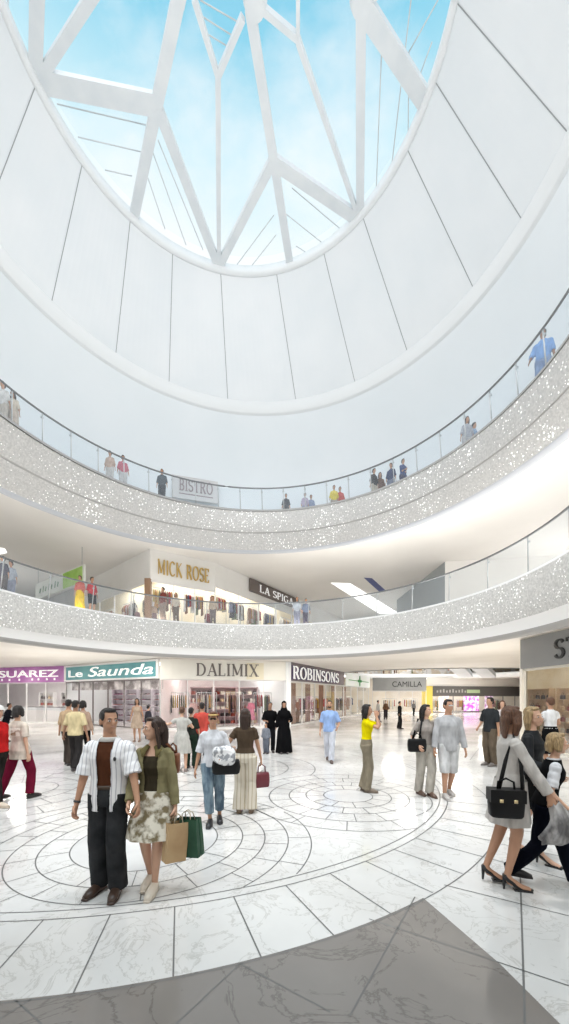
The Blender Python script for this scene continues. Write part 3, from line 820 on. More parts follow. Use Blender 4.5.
# ceiling recess lights of the first gallery
def quad(bm, pxs, z):
    q = []
    for px, py in pxs:
        d = F * (z - EYE) / (696 - py); q.append(Vector((X(px, d), d, z)))
    return q
for pxs, m, lb, nm in ((((331, 583), (350, 583.5), (398, 613), (380, 614)), LAMPS, 'long bright rectangular light recessed in the right gallery ceiling', 'ceiling_light'),
                   (((364, 578), (372, 578.5), (386, 591), (379, 591.5)), mat('blue_strip', (.01, .03, .22), .4), 'dark blue strip panel on the right gallery ceiling', 'ceiling_panel'),
                   (((-10, 546), (5, 549), (7, 553), (-10, 556)), LAMPS, 'small white ceiling light at the left edge of the first gallery', 'ceiling_light')):
    q = quad(None, pxs, 10.34)
    bm = bmesh.new(); lo = [bm.verts.new(p) for p in q]; hi = [bm.verts.new(p + Vector((0, 0, .02))) for p in q]
    bm.faces.new(lo[::-1]); bm.faces.new(hi)
    for i in range(4): bm.faces.new((lo[i], lo[(i + 1) % 4], hi[(i + 1) % 4], hi[i]))
    oo = obj(nm, bm, m, None, False); tag(oo, lb, 'ceiling light' if nm == 'ceiling_light' else 'panel')
# BISTRO sign on the drum wall
pa, pb = (X(172, 20.2), 20.2), (X(217.5, 20.9), 20.9)
o, L = sign(pa, pb, 12.55, 13.75, noisy('bistro_board', (.64, .63, .63), (.70, .69, .69), scale=.7), 'pale board lettered BISTRO hung on the drum wall of the top gallery')
put(o, letters('BISTRO', .62, L * .74, 1.0), L * .15, .42, mat('mauve_letter', (.33, .27, .28), .5))
bm = bmesh.new(); box(bm, (0, 0, 0), (L * .74, .02, .05)); put(o, bm, L * .52, .26, mat('mauve_letter', (.33, .27, .28), .5), 'rule')

# second atrium beyond
bm = bmesh.new()
HR = [(15 + 10.5 * cos(a) * k, 36.5 + 8.5 * sin(a) * k) for a in arcs(0, 360, 60) for k in (1,)]
secs = [[Vector((15 + (10.5 - e) * cos(a), 36.5 + (8.5 - e) * sin(a), z)) for a in arcs(0, 360, 60)[:-1]] for z, e in ((3.95, 0), (4.0, .12), (4.42, .16), (4.5, .1))]
rings(bm, secs, False, True)
struct('trim_8', bm, BAND, 'white oval fascia of the second void seen beyond the corridor', 'balcony fascia', True)
for i, (pa, pb) in enumerate((((449, 664, 30), (466, 687, 38)), ((470, 663, 30), (489, 686, 38)))):
    a = Vector((X(pa[0] + 6, pa[2]), pa[2], EYE + (696 - pa[1]) / F * pa[2])); b_ = Vector((X(pb[0], pb[2]), pb[2], 4.0))
    t = empty('escalator', b_); tag(t, ('white escalator underside crossing the second void, left of the pair', 'white escalator underside crossing the second void, right of the pair')[i], 'escalator')
    bm = bmesh.new(); bar(bm, a - b_, Vector((0, 0, 0)), 1.2, .45); obj('truss', bm, WHITE, t, False)
    bm = bmesh.new()
    for s in (-.6, .6): bar(bm, a - b_ + Vector((s, 0, .65)), Vector((s, 0, .65)), .06, .8)
    obj('balustrade', bm, GLASS, t, False)
bm = bmesh.new()
rings(bm, [[Vector((15 + 10.42 * cos(a), 36.5 + 8.42 * sin(a), 4.5)) for a in arcs(0, 360, 60)[:-1]], [Vector((15 + 14.2 * cos(a), 38.5 + 12.2 * sin(a), 4.5)) for a in arcs(0, 360, 60)[:-1]]], False)
struct('floor_4', bm, MARBLE, 'pale floor ring of the mezzanine round the second void', 'floor')
light('AREA', (15, 41, 8.8), 700, 5, rot=(0, 0, 0), name='void_fill')  # added to brighten the fascia of the second void
# gallery wall behind the second void
wallpoly('wall_back_5', [(2, 47), (32, 49)], 4.5, 9, noisy('far_shops', (.80, .70, .55), (.92, .90, .86), scale=1.2, lo=.45, hi=.55), 'far upper shop wall beyond the second void')

# ------------------------------------------------------------------ shop fittings
def frame_of(A, B, t, depth):
    u, n, L, rz = facing(A, B)
    return Vector((A[0], A[1], 0)) + u * (L * t) + n * depth, rz
PAL = [(.55, .10, .12), (.12, .10, .12), (.75, .70, .62), (.40, .25, .18), (.72, .45, .15), (.25, .27, .38), (.82, .80, .78), (.62, .40, .36), (.30, .34, .22), (.80, .66, .30)]
gar = []
for i, c in enumerate(PAL):
    bm = bmesh.new()
    h = (.75, 1.1, .85, 1.2, .8)[i % 5]
    secs = []
    for k in range(9):
        t = k / 8; z = -.03 - h * t
        ww = (.05, .17, .21, .20, .19, .19, .20, .215, .23)[k]; dd = (.014, .024, .03, .03, .032, .034, .034, .036, .038)[k]
        secs.append([Vector((ww * cos(a), dd * sin(a) * (1 + .3 * sin(5 * a + k)), z)) for a in [2 * pi * j / 18 for j in range(18)]])
    rings(bm, secs)
    me = bpy.data.meshes.new('garment'); bm.to_mesh(me); bm.free(); me.materials.append(cloth(c))
    me.polygons.foreach_set('use_smooth', [True] * len(me.polygons))
    gar.append(me)
bm = bmesh.new(); tube(bm, [(0, 0, .0), (0, 0, .055)] + [(.03 * sin(a), 0, .09 - .03 * cos(a)) for a in (0, .8, 1.6, 2.4, 3.2, 4.0, 4.7)], .005, 5); tube(bm, [(-.18, 0, -.07), (0, 0, 0), (.18, 0, -.07)], .008, 5)
hang = bpy.data.meshes.new('hanger'); bm.to_mesh(hang); bm.free(); hang.materials.append(POSTM)
def rack(c, rz, length, label, group, z=0, n=None, hgt=1.6):
    t = empty('clothes_rack', (c[0], c[1], z), rz); tag(t, label, 'clothes rack')
    bm = bmesh.new(); tube(bm, [(-length / 2, 0, hgt), (length / 2, 0, hgt)], .018, 8); obj('rail', bm, POSTM, t)
    for s in (-1, 1):
        bm = bmesh.new(); tube(bm, [(s * length / 2, 0, .03), (s * length / 2, 0, hgt)], .018, 8); box(bm, (s * length / 2, 0, .02), (.04, .3, .04)); obj('leg', bm, POSTM, t)
    n = n or int(length / .17)
    for k in range(n):
        xx = (-.5 + (k + .5) / n) * (length - .22)
        m = gar[random.randrange(len(gar))]
        g = bpy.data.objects.new('garment', m); COL.objects.link(g)
        g.location = Vector((c[0], c[1], z + hgt - .09)) + Matrix.Rotation(rz, 3, 'Z') @ Vector((xx, 0, 0))
        g.rotation_euler = (0, 0, rz + pi / 2 + random.uniform(-.06, .06))
        g['label'] = 'one of the ' + group; g['category'] = 'garment'; g['group'] = group
        hh = bpy.data.objects.new('hanger', hang); COL.objects.link(hh); hh.parent = g
def shelf(c, rz, wd, ht, label, mm, z=0, rows=5, items=None, group=None, per=4, ilabel=None):
    t = empty('shelf_unit', (c[0], c[1], z), rz); tag(t, label, 'shelf')
    for s in (-1, 1):
        bm = bmesh.new(); box(bm, (s * wd / 2, 0, ht / 2), (.04, .35, ht)); obj('side', bm, mm, t, False)
    bm = bmesh.new(); box(bm, (0, .17, ht / 2), (wd, .02, ht)); obj('back_panel', bm, mm, t, False)
    for r in range(rows + 1):
        bm = bmesh.new(); box(bm, (0, 0, .03 + (ht - .06) * r / rows), (wd - .04, .34, .03)); obj('shelf_board', bm, mm, t, False)
    if items:
        for r in range(rows):
            for k in range(per):
                m = items[random.randrange(len(items))]
                g = bpy.data.objects.new(items[0].name.split('.')[0], m); COL.objects.link(g)
                g.location = Vector((c[0], c[1], z + .047 + (ht - .06) * r / rows)) + Matrix.Rotation(rz, 3, 'Z') @ Vector((-wd / 2 + (k + .5) * wd / per, -.02, 0))
                g.rotation_euler = (0, 0, rz + random.uniform(-.3, .3))
                g['label'] = ilabel; g['category'] = items[0].name.split('.')[0].replace('_', ' '); g['group'] = group
# display products
def mk_bag(name, c, w_=.3, h_=.22, d_=.12):
    bm = bmesh.new()
    secs = [[Vector((w_ / 2 * k * (abs(cos(a)) ** .5) * (1 if cos(a) > 0 else -1), d_ / 2 * k * (abs(sin(a)) ** .5) * (1 if sin(a) > 0 else -1), z)) for a in [2 * pi * (j + .5) / 16 for j in range(16)]] for z, k in ((0, .9), (.02, 1), (h_ * .8, .95), (h_, .8))]
    rings(bm, secs)
    tube(bm, [(-w_ * .25, 0, h_ * .95), (-w_ * .2, 0, h_ + .09), (0, 0, h_ + .13), (w_ * .2, 0, h_ + .09), (w_ * .25, 0, h_ * .95)], .008, 6)
    me = bpy.data.meshes.new(name); bm.to_mesh(me); bm.free(); me.materials.append(cloth(c)); return me
def mk_shoe(name, c):
    bm = bmesh.new()
    for s in (-.06, .06):
        tube(bm, [(s, .12, .05), (s, .06, .045), (s, -.04, .03), (s, -.12, .02)], [(.028, .05), (.034, .045), (.036, .03), (.02, .018)], 8)
    me = bpy.data.meshes.new(name); bm.to_mesh(me); bm.free(); me.materials.append(cloth(c)); return me
bags = [mk_bag('handbag', c) for c in ((.35, .12, .10), (.12, .10, .10), (.62, .50, .36), (.75, .70, .62))]
shoes = [mk_shoe('shoe_pair', c) for c in ((.15, .08, .10), (.5, .3, .3), (.7, .65, .6), (.3, .1, .2))]
SHW = mat('shelf_white', (.78, .76, .75), .5); SHL = mat('shelf_lilac', (.66, .60, .66), .5)

for i, t in enumerate((.14, .3, .46, .62)):
    c, rz = frame_of(P1, P2, t, 3.2)
    shelf(c, rz, 1.35, 2.4, 'lilac grey shoe display unit in the teal-signed shop, %s from the left' % ('first', 'second', 'third', 'fourth')[i], SHL, rows=6, items=shoes, group='shoes on the lilac display units', per=4, ilabel='pair of small shoes on a lilac grey display unit')
for i, t in enumerate((.60, .76, .9)):
    c, rz = frame_of(P0, P1, t, 3.6)
    shelf(c, rz, 1.5, 2.2, 'white display unit in the purple-signed shop, %s from the left' % ('first', 'second', 'third')[i], SHW, rows=4, items=bags, group='bags on the white display units', per=4, ilabel='small handbag on a white display unit')
for i, (t, dd) in enumerate(((.52, 1.2), (.68, 1.2), (.84, 1.2))):
    c, rz = frame_of(P0, P1, t, dd)
    o = empty('display_counter', (c.x, c.y, 0), rz); tag(o, 'white glass-topped display counter near the purple-signed shop front, %s from the left' % ('first', 'second', 'third')[i], 'counter')
    bm = bmesh.new(); box(bm, (0, 0, .42), (1.7, .6, .84)); box(bm, (0, 0, .05), (1.6, .5, .1)); obj('base', bm, SHW, o, False)
    bm = bmesh.new(); box(bm, (0, 0, .95), (1.7, .6, .22)); obj('glass_case', bm, mat('case', (.7,.72,.74), .1), o, False)
    bm = bmesh.new(); box(bm, (0, 0, 1.07), (1.74, .64, .03)); obj('counter_top', bm, FRD, o, False)
ordn = ('first', 'second', 'third', 'fourth', 'fifth', 'sixth')
for i, t in enumerate((.14, .36, .60, .83)):
    c, rz = frame_of(P2, P3, t, 1.2 if i % 2 else 1.8)
    rack(c, rz, 1.2, 'short rail in the ivory-signed shop, %s from the left' % ordn[i], 'clothes in the ivory-signed shop', hgt=2.1, n=8)
for i, t in enumerate((.34, .55, .75)):
    c, rz = frame_of(P2, P3, t, 3.2)
    shelf(c, rz, 1.4, 2.5, 'rose display unit at the back of the ivory-signed shop, %s from the left' % ordn[i], mat('shelf_rose', (.52, .36, .38), .5), rows=5, items=bags, group='bags on the rose display units', per=4, ilabel='small handbag on a rose display unit')
for i, t in enumerate((.08, .22, .36, .50, .64, .80)):
    c, rz = frame_of(P3, P4, t, 1.0)
    rack(c, rz, 1.9, 'rail in the long shop window, %s from the near end' % ordn[i], 'clothes in the long shop window', n=9, hgt=1.85)
for i, t in enumerate((.35, .75)):
    c, rz = frame_of(Q0, Q1, t, 1.2)
    rack(c, rz, 1.6, 'rail in the far CAMILLA shop, %s from the left' % ordn[i], 'clothes in the CAMILLA shop', n=7)
for i, t in enumerate((.12, .42, .75)):
    c, rz = frame_of(Q2, Q3, t, 1.3)
    rack(c, rz, 1.8, 'rail behind the far dark-signed front, %s from the left' % ordn[i], 'clothes in the dark-signed shop', n=7, hgt=1.5)
for i, t in enumerate((.3, .6, .85)):
    c, rz = frame_of(U0, U1, t, 1.0)
    rack(c, rz, 1.8, 'rail in the upper shop facing left, %s from the left' % ordn[i], 'clothes in the upper left-facing shop', z=ZG, n=11, hgt=2.5)
for i, t in enumerate((.25, .72)):
    c, rz = frame_of(U1, U2, t, .8)
    rack(c, rz, 1.5, 'rail under the gold lettering, %s from the left' % ordn[i], 'clothes under the gold lettering', z=ZG, n=11, hgt=2.7)
for i, t in enumerate((.05, .14, .24, .34, .45)):
    c, rz = frame_of(U2, U3, t, .7)
    rack(c, rz, 1.6, 'rail along the brown-signed gallery shop, %s from the near end' % ordn[i], 'clothes in the brown-signed gallery shop', z=ZG, n=11, hgt=2.9)
for i, t in enumerate((-.64, -.42, -.2, .05)):
    c, rz = frame_of(R0, R1, t, 5.2)
    shelf(c, rz, 1.7, 2.3, 'warm wooden bag shelf in the right shop, %s from the rear' % ordn[i], mat('shelf_warm', (.62, .45, .28), .5), rows=4, items=bags, group='bags on the warm wooden shelves', per=4, ilabel='handbag on a warm wooden shelf in the right shop')
for i, x_ in enumerate((9.5, 13.0, 16.5, 21.0, 24.5)):
    rack(Vector((x_, 46.2, 0)), 0, 2.0, 'mezzanine rail beyond the second void, %s from the left' % ('first', 'second', 'third', 'fourth', 'fifth')[i], 'clothes on the far mezzanine', z=4.5, n=8, hgt=1.5)
# unseen light panels added to brighten the shop interiors
for (A_, B_, tt, dd, z_, s_) in ((P0, P1, (.55, .8), 2.2, 3.98, (3, 1.2)), (P1, P2, (.25, .7), 2.2, 3.98, (2.4, 1.0)), (P2, P3, (.25, .75), 2.2, 3.98, (2.2, 1.2)),
                                 (P3, P4, (.1, .3, .55, .8), 1.8, 3.98, (2.4, 1.0)), (Q0, Q1, (.5,), 2.0, 3.98, (3, 1.2)), (Q2, Q3, (.2, .6), 1.8, 3.98, (3, 1.2)),
                                 (R0, R1, (-.2, .15, .5, .8), 2.6, 3.98, (1.8, 1.0)), (U0, U1, (.35, .75), 1.6, 10.3, (2.4, 1.4)), (U1, U2, (.5,), 1.2, 10.3, (2, 1.0)), (U2, U3, (.08, .25, .45), 1.4, 10.3, (2.2, 1.2))):
    for t in tt:
        c, rz = frame_of(A_, B_, t, dd)
        fill_panel((c.x, c.y, z_), s_, rz, 'flat white light panel added under a shop ceiling to brighten it')

# added fill: upward lights hidden on the gallery floor, downward lights under the ground ceiling
for ad, p_ in ((-12, 60), (12, 70), (35, 75), (58, 70), (80, 45), (120, 35), (145, 26), (168, 26), (190, 26)):
    q = rp(R2t, radians(ad), 1.5)
    light('AREA', (q.x, q.y, 5.85), p_ * 1.6, 2.2, rot=(pi, 0, 0), col=(1, .97, .92), name='gallery_fill')
for x_, y_, p_ in ((12, 28, 70), (10, 34, 60), (-20, 25, 50), (16, 20, 110)):
    light('AREA', (x_, y_, 5.85), p_ * 1.6, 3, rot=(pi, 0, 0), col=(1, .98, .95), name='gallery_fill')
for x_, y_, p_, r_ in ((-14.5, 20, 150, 35), (-8, 19.2, 90, 10), (0.8, 20.4, 90, 0), (6.5, 18.6, 110, -20), (11, 24, 140, -30), (9, 31, 120, -30), (15, 38, 160, 0), (-19, 24, 140, 25), (22, 41, 120, 0)):
    light('AREA', (x_, y_, 3.99), p_ * 1.3, 1.6, rot=(0, 0, radians(r_)), sy=.35, col=(1, .96, .9), name='ground_fill')  # added to brighten the ground-floor walkways
for x_, y_ in ((-12, 18.5), (9.5, 16), (13.5, 29), (19, 42)):
    light('AREA', (x_, y_, .02), 90, 3, rot=(pi, 0, 0), col=(1, .95, .88), name='bounce')
light('SUN', (0, 0, 40), .7, radians(20), rot=(radians(30), radians(-12), 0), col=(1, .98, .95), name='sun')
light('AREA', (-1, -.5, 12.5), 370, 7, rot=(radians(112), 0, 0), name='dome_fill')
light('AREA', (-1, 1.5, 13.5), 450, 9, rot=(radians(40), 0, 0), name='atrium_fill')
for x_, y_, tx, ty, p_ in ((-3.5, 5.2, -4.5, 10.5, 5200), (1.8, 5.0, 2.5, 9.5, 5200)):  # out-of-view spots added to brighten the middle of the floor
    sp_ = light('SPOT', (x_, y_, 20.2), p_, .9, name='floor_fill_spot')
    sp_.data.spot_size = radians(62); sp_.data.spot_blend = 1.0
    sp_.rotation_euler = (Vector((tx, ty, 0)) - Vector((x_, y_, 20.2))).to_track_quat('-Z', 'Y').to_euler()
# ------------------------------------------------------------------ people
SKIN = {'fair': (.72, .48, .36), 'tan': (.58, .36, .25), 'brown': (.42, .25, .17), 'pale': (.78, .58, .48)}
SKIN = {k: tuple(c ** 1.25 for c in v) for k, v in SKIN.items()}
def skinm(k): return noisy('skin_' + k, tuple(c * .93 for c in SKIN[k]), SKIN[k], scale=6, rough=.5, detail=2)
HAIRC = {'black': (.018, .014, .013), 'dark': (.045, .025, .018), 'brown': (.12, .055, .03), 'auburn': (.17, .07, .045), 'blonde': (.38, .26, .13), 'grey': (.3, .28, .26)}
def hairm(k): return noisy('hair_' + k, tuple(c * .55 for c in HAIRC[k]), tuple(min(1, c * 1.2) for c in HAIRC[k]), scale=30, rough=.45, stretch=(3, 3, .35), bump=.6)
V = Vector
def ik(a, b, l1, l2, hint):
    a, b = V(a), V(b); d = b - a; L = min(d.length, (l1 + l2) * .999)
    d = d.normalized(); b = a + d * L
    x = (l1 * l1 - l2 * l2 + L * L) / (2 * L); h = sqrt(max(0, l1 * l1 - x * x))
    hint = V(hint); hint = (hint - d * hint.dot(d)).normalized()
    return a + d * x + hint * h, b
def stripes(key, c1, c2, sc):
    if key in _mats: return _mats[key]
    m = mat(key, c1, .85)
    b = m.node_tree.nodes['Principled BSDF']; tc = nd(m, 'ShaderNodeTexCoord')
    wv = nd(m, 'ShaderNodeTexWave', i_Scale=sc); wv.bands_direction = 'X'; wv.inputs['Distortion'].default_value = .4
    lk(m, tc.outputs['Object'], wv.inputs[0])
    r = nd(m, 'ShaderNodeValToRGB'); r.color_ramp.elements[0].position = .0; r.color_ramp.elements[0].color = (*c2, 1)
    r.color_ramp.elements[1].position = .22; r.color_ramp.elements[1].color = (*c1, 1)
    lk(m, wv.outputs['Fac'], r.inputs[0]); lk(m, r.outputs[0], b.inputs['Base Color'])
    return m
def tocloth(c):
    return c if not isinstance(c, tuple) else cloth(c)

def person(px, fy, hy, label, yaw=0, sex='f', skin='fair', hair=('short', 'black'), top=None, legs=None, shoes=(.05, .04, .04), feet=None, hands=None,
           lean=0, turn=0, tilt=0, grip=(), extras=None, loc=None, height=None, zbase=0, name='person', group=None, cat='person', hipx=0, curl=.5, plain=False):
    """feet/hands: dicts 'R' (image left when facing the camera) and 'L'"""
    if loc is None:
        gx, gy = G(px, fy); height = (fy - hy) * gy / F
    else: gx, gy = loc
    if not plain and loc is None: gy += .11 * cos(radians(yaw)) * height / 1.75
    d = sqrt(gx * gx + gy * gy)
    s = height / 1.75
    vox = max(.0065, d / F * .55) / s
    near = d < 6.6; mid = d < 11
    sm = 2
    fem = sex == 'f'
    root_rot = Matrix.Rotation(yaw * pi / 180, 4, 'Z')
    feet = feet or {}; hands = hands or {}
    sk = skinm(skin) if isinstance(skin, str) else skin
    # joints
    fpos = {'R': V(feet.get('R', (-.10, 0, 0))[:3]), 'L': V(feet.get('L', (.10, 0, 0))[:3])}
    heel = .055 if shoes and isinstance(shoes, dict) and shoes.get('heel') else 0
    ank = {k: p + V((0, .045, .085 + heel)) for k, p in fpos.items()}
    hw = .09
    hz = .915 + heel
    for k, sg in (('R', -1), ('L', 1)):
        dx = ank[k].x - sg * hw - hipx; dy = ank[k].y
        hz = min(hz, ank[k].z + sqrt(max(.3, .838 ** 2 - dx * dx - dy * dy)))
    dz = hz - .915 
    hip = {'R': V((-hw + hipx, 0, hz)), 'L': V((hw + hipx, 0, hz))}
    kn = {}
    for k in 'RL':
        kn[k], ank[k] = ik(hip[k], ank[k], .43, .41, (0, -1, 0))
    def sp(z, f=1):  # spine point at nominal height
        t = max(0, (z - .92) / .5)
        return V((hipx * (1 - min(1, t)), lean * t, z + dz))
    shw = .146 if fem else .170
    sh = {'R': sp(1.385) + V((-shw, 0, 0)), 'L': sp(1.385) + V((shw, 0, 0))}
    hn = {'R': V(hands.get('R', (-.27, -.02, .80))[:3]), 'L': V(hands.get('L', (.27, -.02, .80))[:3])}
    el = {}; wr = {}
    for k, sg in (('R', -1), ('L', 1)):
        h_ = hn[k] + V((0, 0, dz))
        hint = hands.get('h' + k, (sg * .5, 1, -.2))
        el[k], wr[k] = ik(sh[k], h_, .285, .25, hint)
    # torso sections: z, half width, half depth, y shift
    if fem:
        T = [(.84, .150, .100, 0), (.92, .168, .112, .008), (1.0, .152, .10, .004), (1.09, .122, .084, 0), (1.17, .125, .086, 0), (1.25, .142, .105, -.012), (1.32, .142, .100, -.008), (1.375, .136, .080, .006), (1.42, .088, .064, .008), (1.46, .056, .052, .008)]
        neck = .044
    else:
        T = [(.84, .150, .10, 0), (.92, .162, .11, .004), (1.0, .152, .102, 0), (1.09, .145, .098, 0), (1.19, .156, .104, 0), (1.28, .172, .112, -.006), (1.345, .166, .106, 0), (1.395, .145, .086, .004), (1.435, .098, .070, .006), (1.47, .066, .060, .008)]
        neck = .056
    hc = sp(1.46) + V((0, lean * .15 - .012, .165))
    HM = Matrix.Translation(hc) @ Matrix.Rotation(radians(turn), 4, 'Z') @ Matrix.Rotation(radians(tilt), 4, 'Y')
    AR = (.045, .040, .034, .024) if not fem else (.040, .034, .030, .021)
    LR = (.088, .058, .056, .034) if not fem else (.092, .056, .052, .030)
    def limb(bm, a, b, c, r, e=0, stop=1.0, flare=0, seg=12, jk=0):
        """two-bone tube; stop = fraction of the total length"""
        a, b, c = V(a), V(b), V(c); l1 = (b - a).length; l2 = (c - b).length; L = (l1 + l2) * stop
        pts = []; rr = []
        N = 9
        for i in range(N):
            q = L * i / (N - 1)
            if q <= l1: p = a.lerp(b, q / l1); t = q / l1; ra = r[0] * (1 - t) + r[1] * t
            else:
                t = min(1, (q - l1) / l2); p = b.lerp(c, t)
                ra = (r[2] + .006 * sin(pi * min(1, t * 1.6))) * (1 - t) + r[3] * t
            pts.append(p); rr.append(ra + e + flare * (i / (N - 1)) ** 2 + (jk * sin(i * 2.3) if 0 < i else 0))
        tube(bm, pts, rr, seg)
        return pts[-1], (pts[-1] - pts[-2]).normalized()
    def torso(bm, z0, z1, e, k0=1.0, seg=20, ripple=0, topscale=1.0):
        secs = []
        zs = [z0] + [t[0] for t in T if z0 < t[0] < z1] + [z1]
        for i, z in enumerate(zs):
            if z <= T[0][0]: w_, d_, y_ = T[0][1], T[0][2], 0
            else:
                j = 1
                while j < len(T) - 1 and T[j][0] < z: j += 1
                q = (z - T[j - 1][0]) / (T[j][0] - T[j - 1][0]); q = min(1, max(0, q))
                w_, d_, y_ = [T[j - 1][m_] * (1 - q) + T[j][m_] * q for m_ in (1, 2, 3)]
            fl = 1 + (k0 - 1) * max(0, (1.12 - z) / max(.01, 1.12 - z0))
            if z < T[0][0]: fl *= 1
            c = sp(z) + V((0, y_, 0))
            n = seg
            secs.append([c + V(((w_ + e) * fl * cos(2 * pi * m_ / n), (d_ + e) * fl * sin(2 * pi * m_ / n), 0)) for m_ in range(n)])
        rings(bm, secs)
    # ---------------- body
    bm = bmesh.new()
    torso(bm, .84, 1.47, 0)
    tube(bm, [sp(1.43) + V((0, .008, 0)), sp(1.50) + V((0, .0, 0)), hc + V((0, .012, -.06))], [neck * 1.25, neck, neck], 12)
    for k, sg in (('R', -1), ('L', 1)):
        ball(bm, sh[k] - V((sg * .012, 0, .006)), (.042 if fem else .050, .045, .046))
        limb(bm, sh[k], el[k], wr[k], AR)
        limb(bm, hip[k] + V((0, 0, .02)), kn[k], ank[k], LR)
        # foot
        f = fpos[k]; fr = radians(feet.get(k, (0, 0, 0, 0))[3] if len(feet.get(k, ())) > 3 else 0)
        Rz = Matrix.Rotation(fr, 3, 'Z')
        tube(bm, [ank[k] + V((0, .01, 0)), f + Rz @ V((0, .02, .05 + heel * .6)), f + Rz @ V((0, -.08, .035)), f + Rz @ V((0, -.155, .022))], [(.032, .036), (.036, .04), (.042, .026), (.03, .016)], 10)
    # head
    def hb(c, r, **kw): ball(bm, c, r, M=HM, **kw)
    hs = .96 if fem else 1.0
    hb((0, .012, .032), (.073 * hs, .092 * hs, .088 * hs), u=18, v=12)
    hb((0, -.018, -.035), (.060 * hs, .068, .072 * hs))
    hb((0, -.045, -.085), (.030 * hs, .030, .026))      # chin
    hb((0, -.066, .022), (.046, .022, .018))            # brow
    hb((0, -.060, -.005), (.055, .025, .03))
    if mid:
        tube(bm, [HM @ V((0, -.078, .016)), HM @ V((0, -.099, -.014)), HM @ V((0, -.098, -.028)), HM @ V((0, -.07, -.034))], [.009, .013, .015, .009], 8)
        hb((0, -.083, -.052), (.022, .009, .007))
        for sg in (-1, 1): hb((sg * .074 * hs, .012, -.008), (.010, .022, .032))
    # palms
    hd = {}
    for k, sg in (('R', -1), ('L', 1)):
        fd = (wr[k] - el[k]).normalized()
        if k in grip: fd = (fd + V((0, 0, -1.4))).normalized()
        else: fd = (fd + V((0, 0, -.25)) + V((0, -.12, 0))).normalized()
        if 'd' + k in hands: fd = V(hands['d' + k]).normalized()
        hd[k] = fd
        tube(bm, [wr[k] - fd * .01, wr[k] + fd * .035, wr[k] + fd * .09], [(.018, .026), (.016, .038), (.013, .038)], 10, ref=V((1, 0, 0)) if abs(fd.x) < .8 else V((0, 0, 1)))
    me = remesh(bm, vox, sm, name)
    # fingers as fine tubes rooted in the palm
    bm = bmesh.new(); bm.from_mesh(me)
    if mid:
        for k, sg in (('R', -1), ('L', 1)):
            fd = hd[k]
            wx = V((1, 0, 0)) if abs(fd.x) < .8 else V((0, 0, 1))
            nx = (wx - fd * wx.dot(fd)).normalized()      # palm normal (thin axis) 
            sd = fd.cross(nx).normalized()                # across the fingers
            if sd.y < 0: sd = -sd                       
            pn = -nx * sg                                # towards the body
            cu_ = 1.15 if k in grip else curl
            fw = -sd   # thumb side = forward
            for i, (off, ln) in enumerate(((-.030, .068), (-.010, .076), (.010, .072), (.029, .056))):
                p = wr[k] + fd * .078 + sd * off
                pts = [p - fd * .01, p]; dirv = fd.copy(); 
                for j, frac in enumerate((.42, .32, .26)):
                    ang = cu_ * (.55 + .35 * j)
                    dirv = (fd * cos(min(2.7, cu_ * (.45 + .75 * j))) + pn * sin(min(2.7, cu_ * (.45 + .75 * j)))).normalized()
                    pts.append(pts[-1] + dirv * ln * frac)
                tube(bm, pts, [.0095, .0095, .009, .0085, .0065], 7)
            p = wr[k] + fd * .03 + fw * .03
            d1 = (fd * .7 + fw * .6 + pn * .3).normalized(); d2 = (fd + pn * (.35 + cu_ * .5) + fw * .1).normalized()
            tube(bm, [p - d1 * .015, p + d1 * .022, p + d1 * .03 + d2 * .022, p + d1 * .03 + d2 * .044], [.0125, .0115, .0105, .008], 7)
    bm.to_mesh(me); bm.free()
    body = obj(name, me, sk)
    body.location = (gx, gy, zbase); body.rotation_euler = (0, 0, radians(yaw)); body.scale = (s, s, s)
    tag(body, label, cat, group)
    def child(nm, data, m, smooth=True): return obj(nm, data, m, body, smooth)
    # ---------------- face details
    if mid and not plain:
        for sg in (-1, 1):
            bm = bmesh.new(); ball(bm, (sg * .030, -.081, .004), (.013, .006, .007), M=HM, u=12, v=8); e = child('eye', bm, mat('eye_white', (.75, .72, .70), .3))
            bm = bmesh.new(); ball(bm, (sg * .030, -.0855, .004), (.0065, .003, .0065), M=HM, u=10, v=6); obj('iris', bm, mat('iris', (.03, .018, .012), .2), e)
            bm = bmesh.new(); tube(bm, [HM @ V((sg * .014, -.088, .022)), HM @ V((sg * .032, -.087, .028)), HM @ V((sg * .047, -.076, .022))], [.003, .0042, .002], 6); child('eyebrow', bm, hairm(hair[1] if hair[1] in HAIRC else 'dark'))
        bm = bmesh.new(); ball(bm, (0, -.0870, -.050), (.020, .005, .0062), M=HM, u=12, v=8); child('lips', bm, mat('lips_' + sex, (.50, .20, .17) if fem else (.48, .27, .22), .5))
    # ---------------- hair
    st, hcol = hair
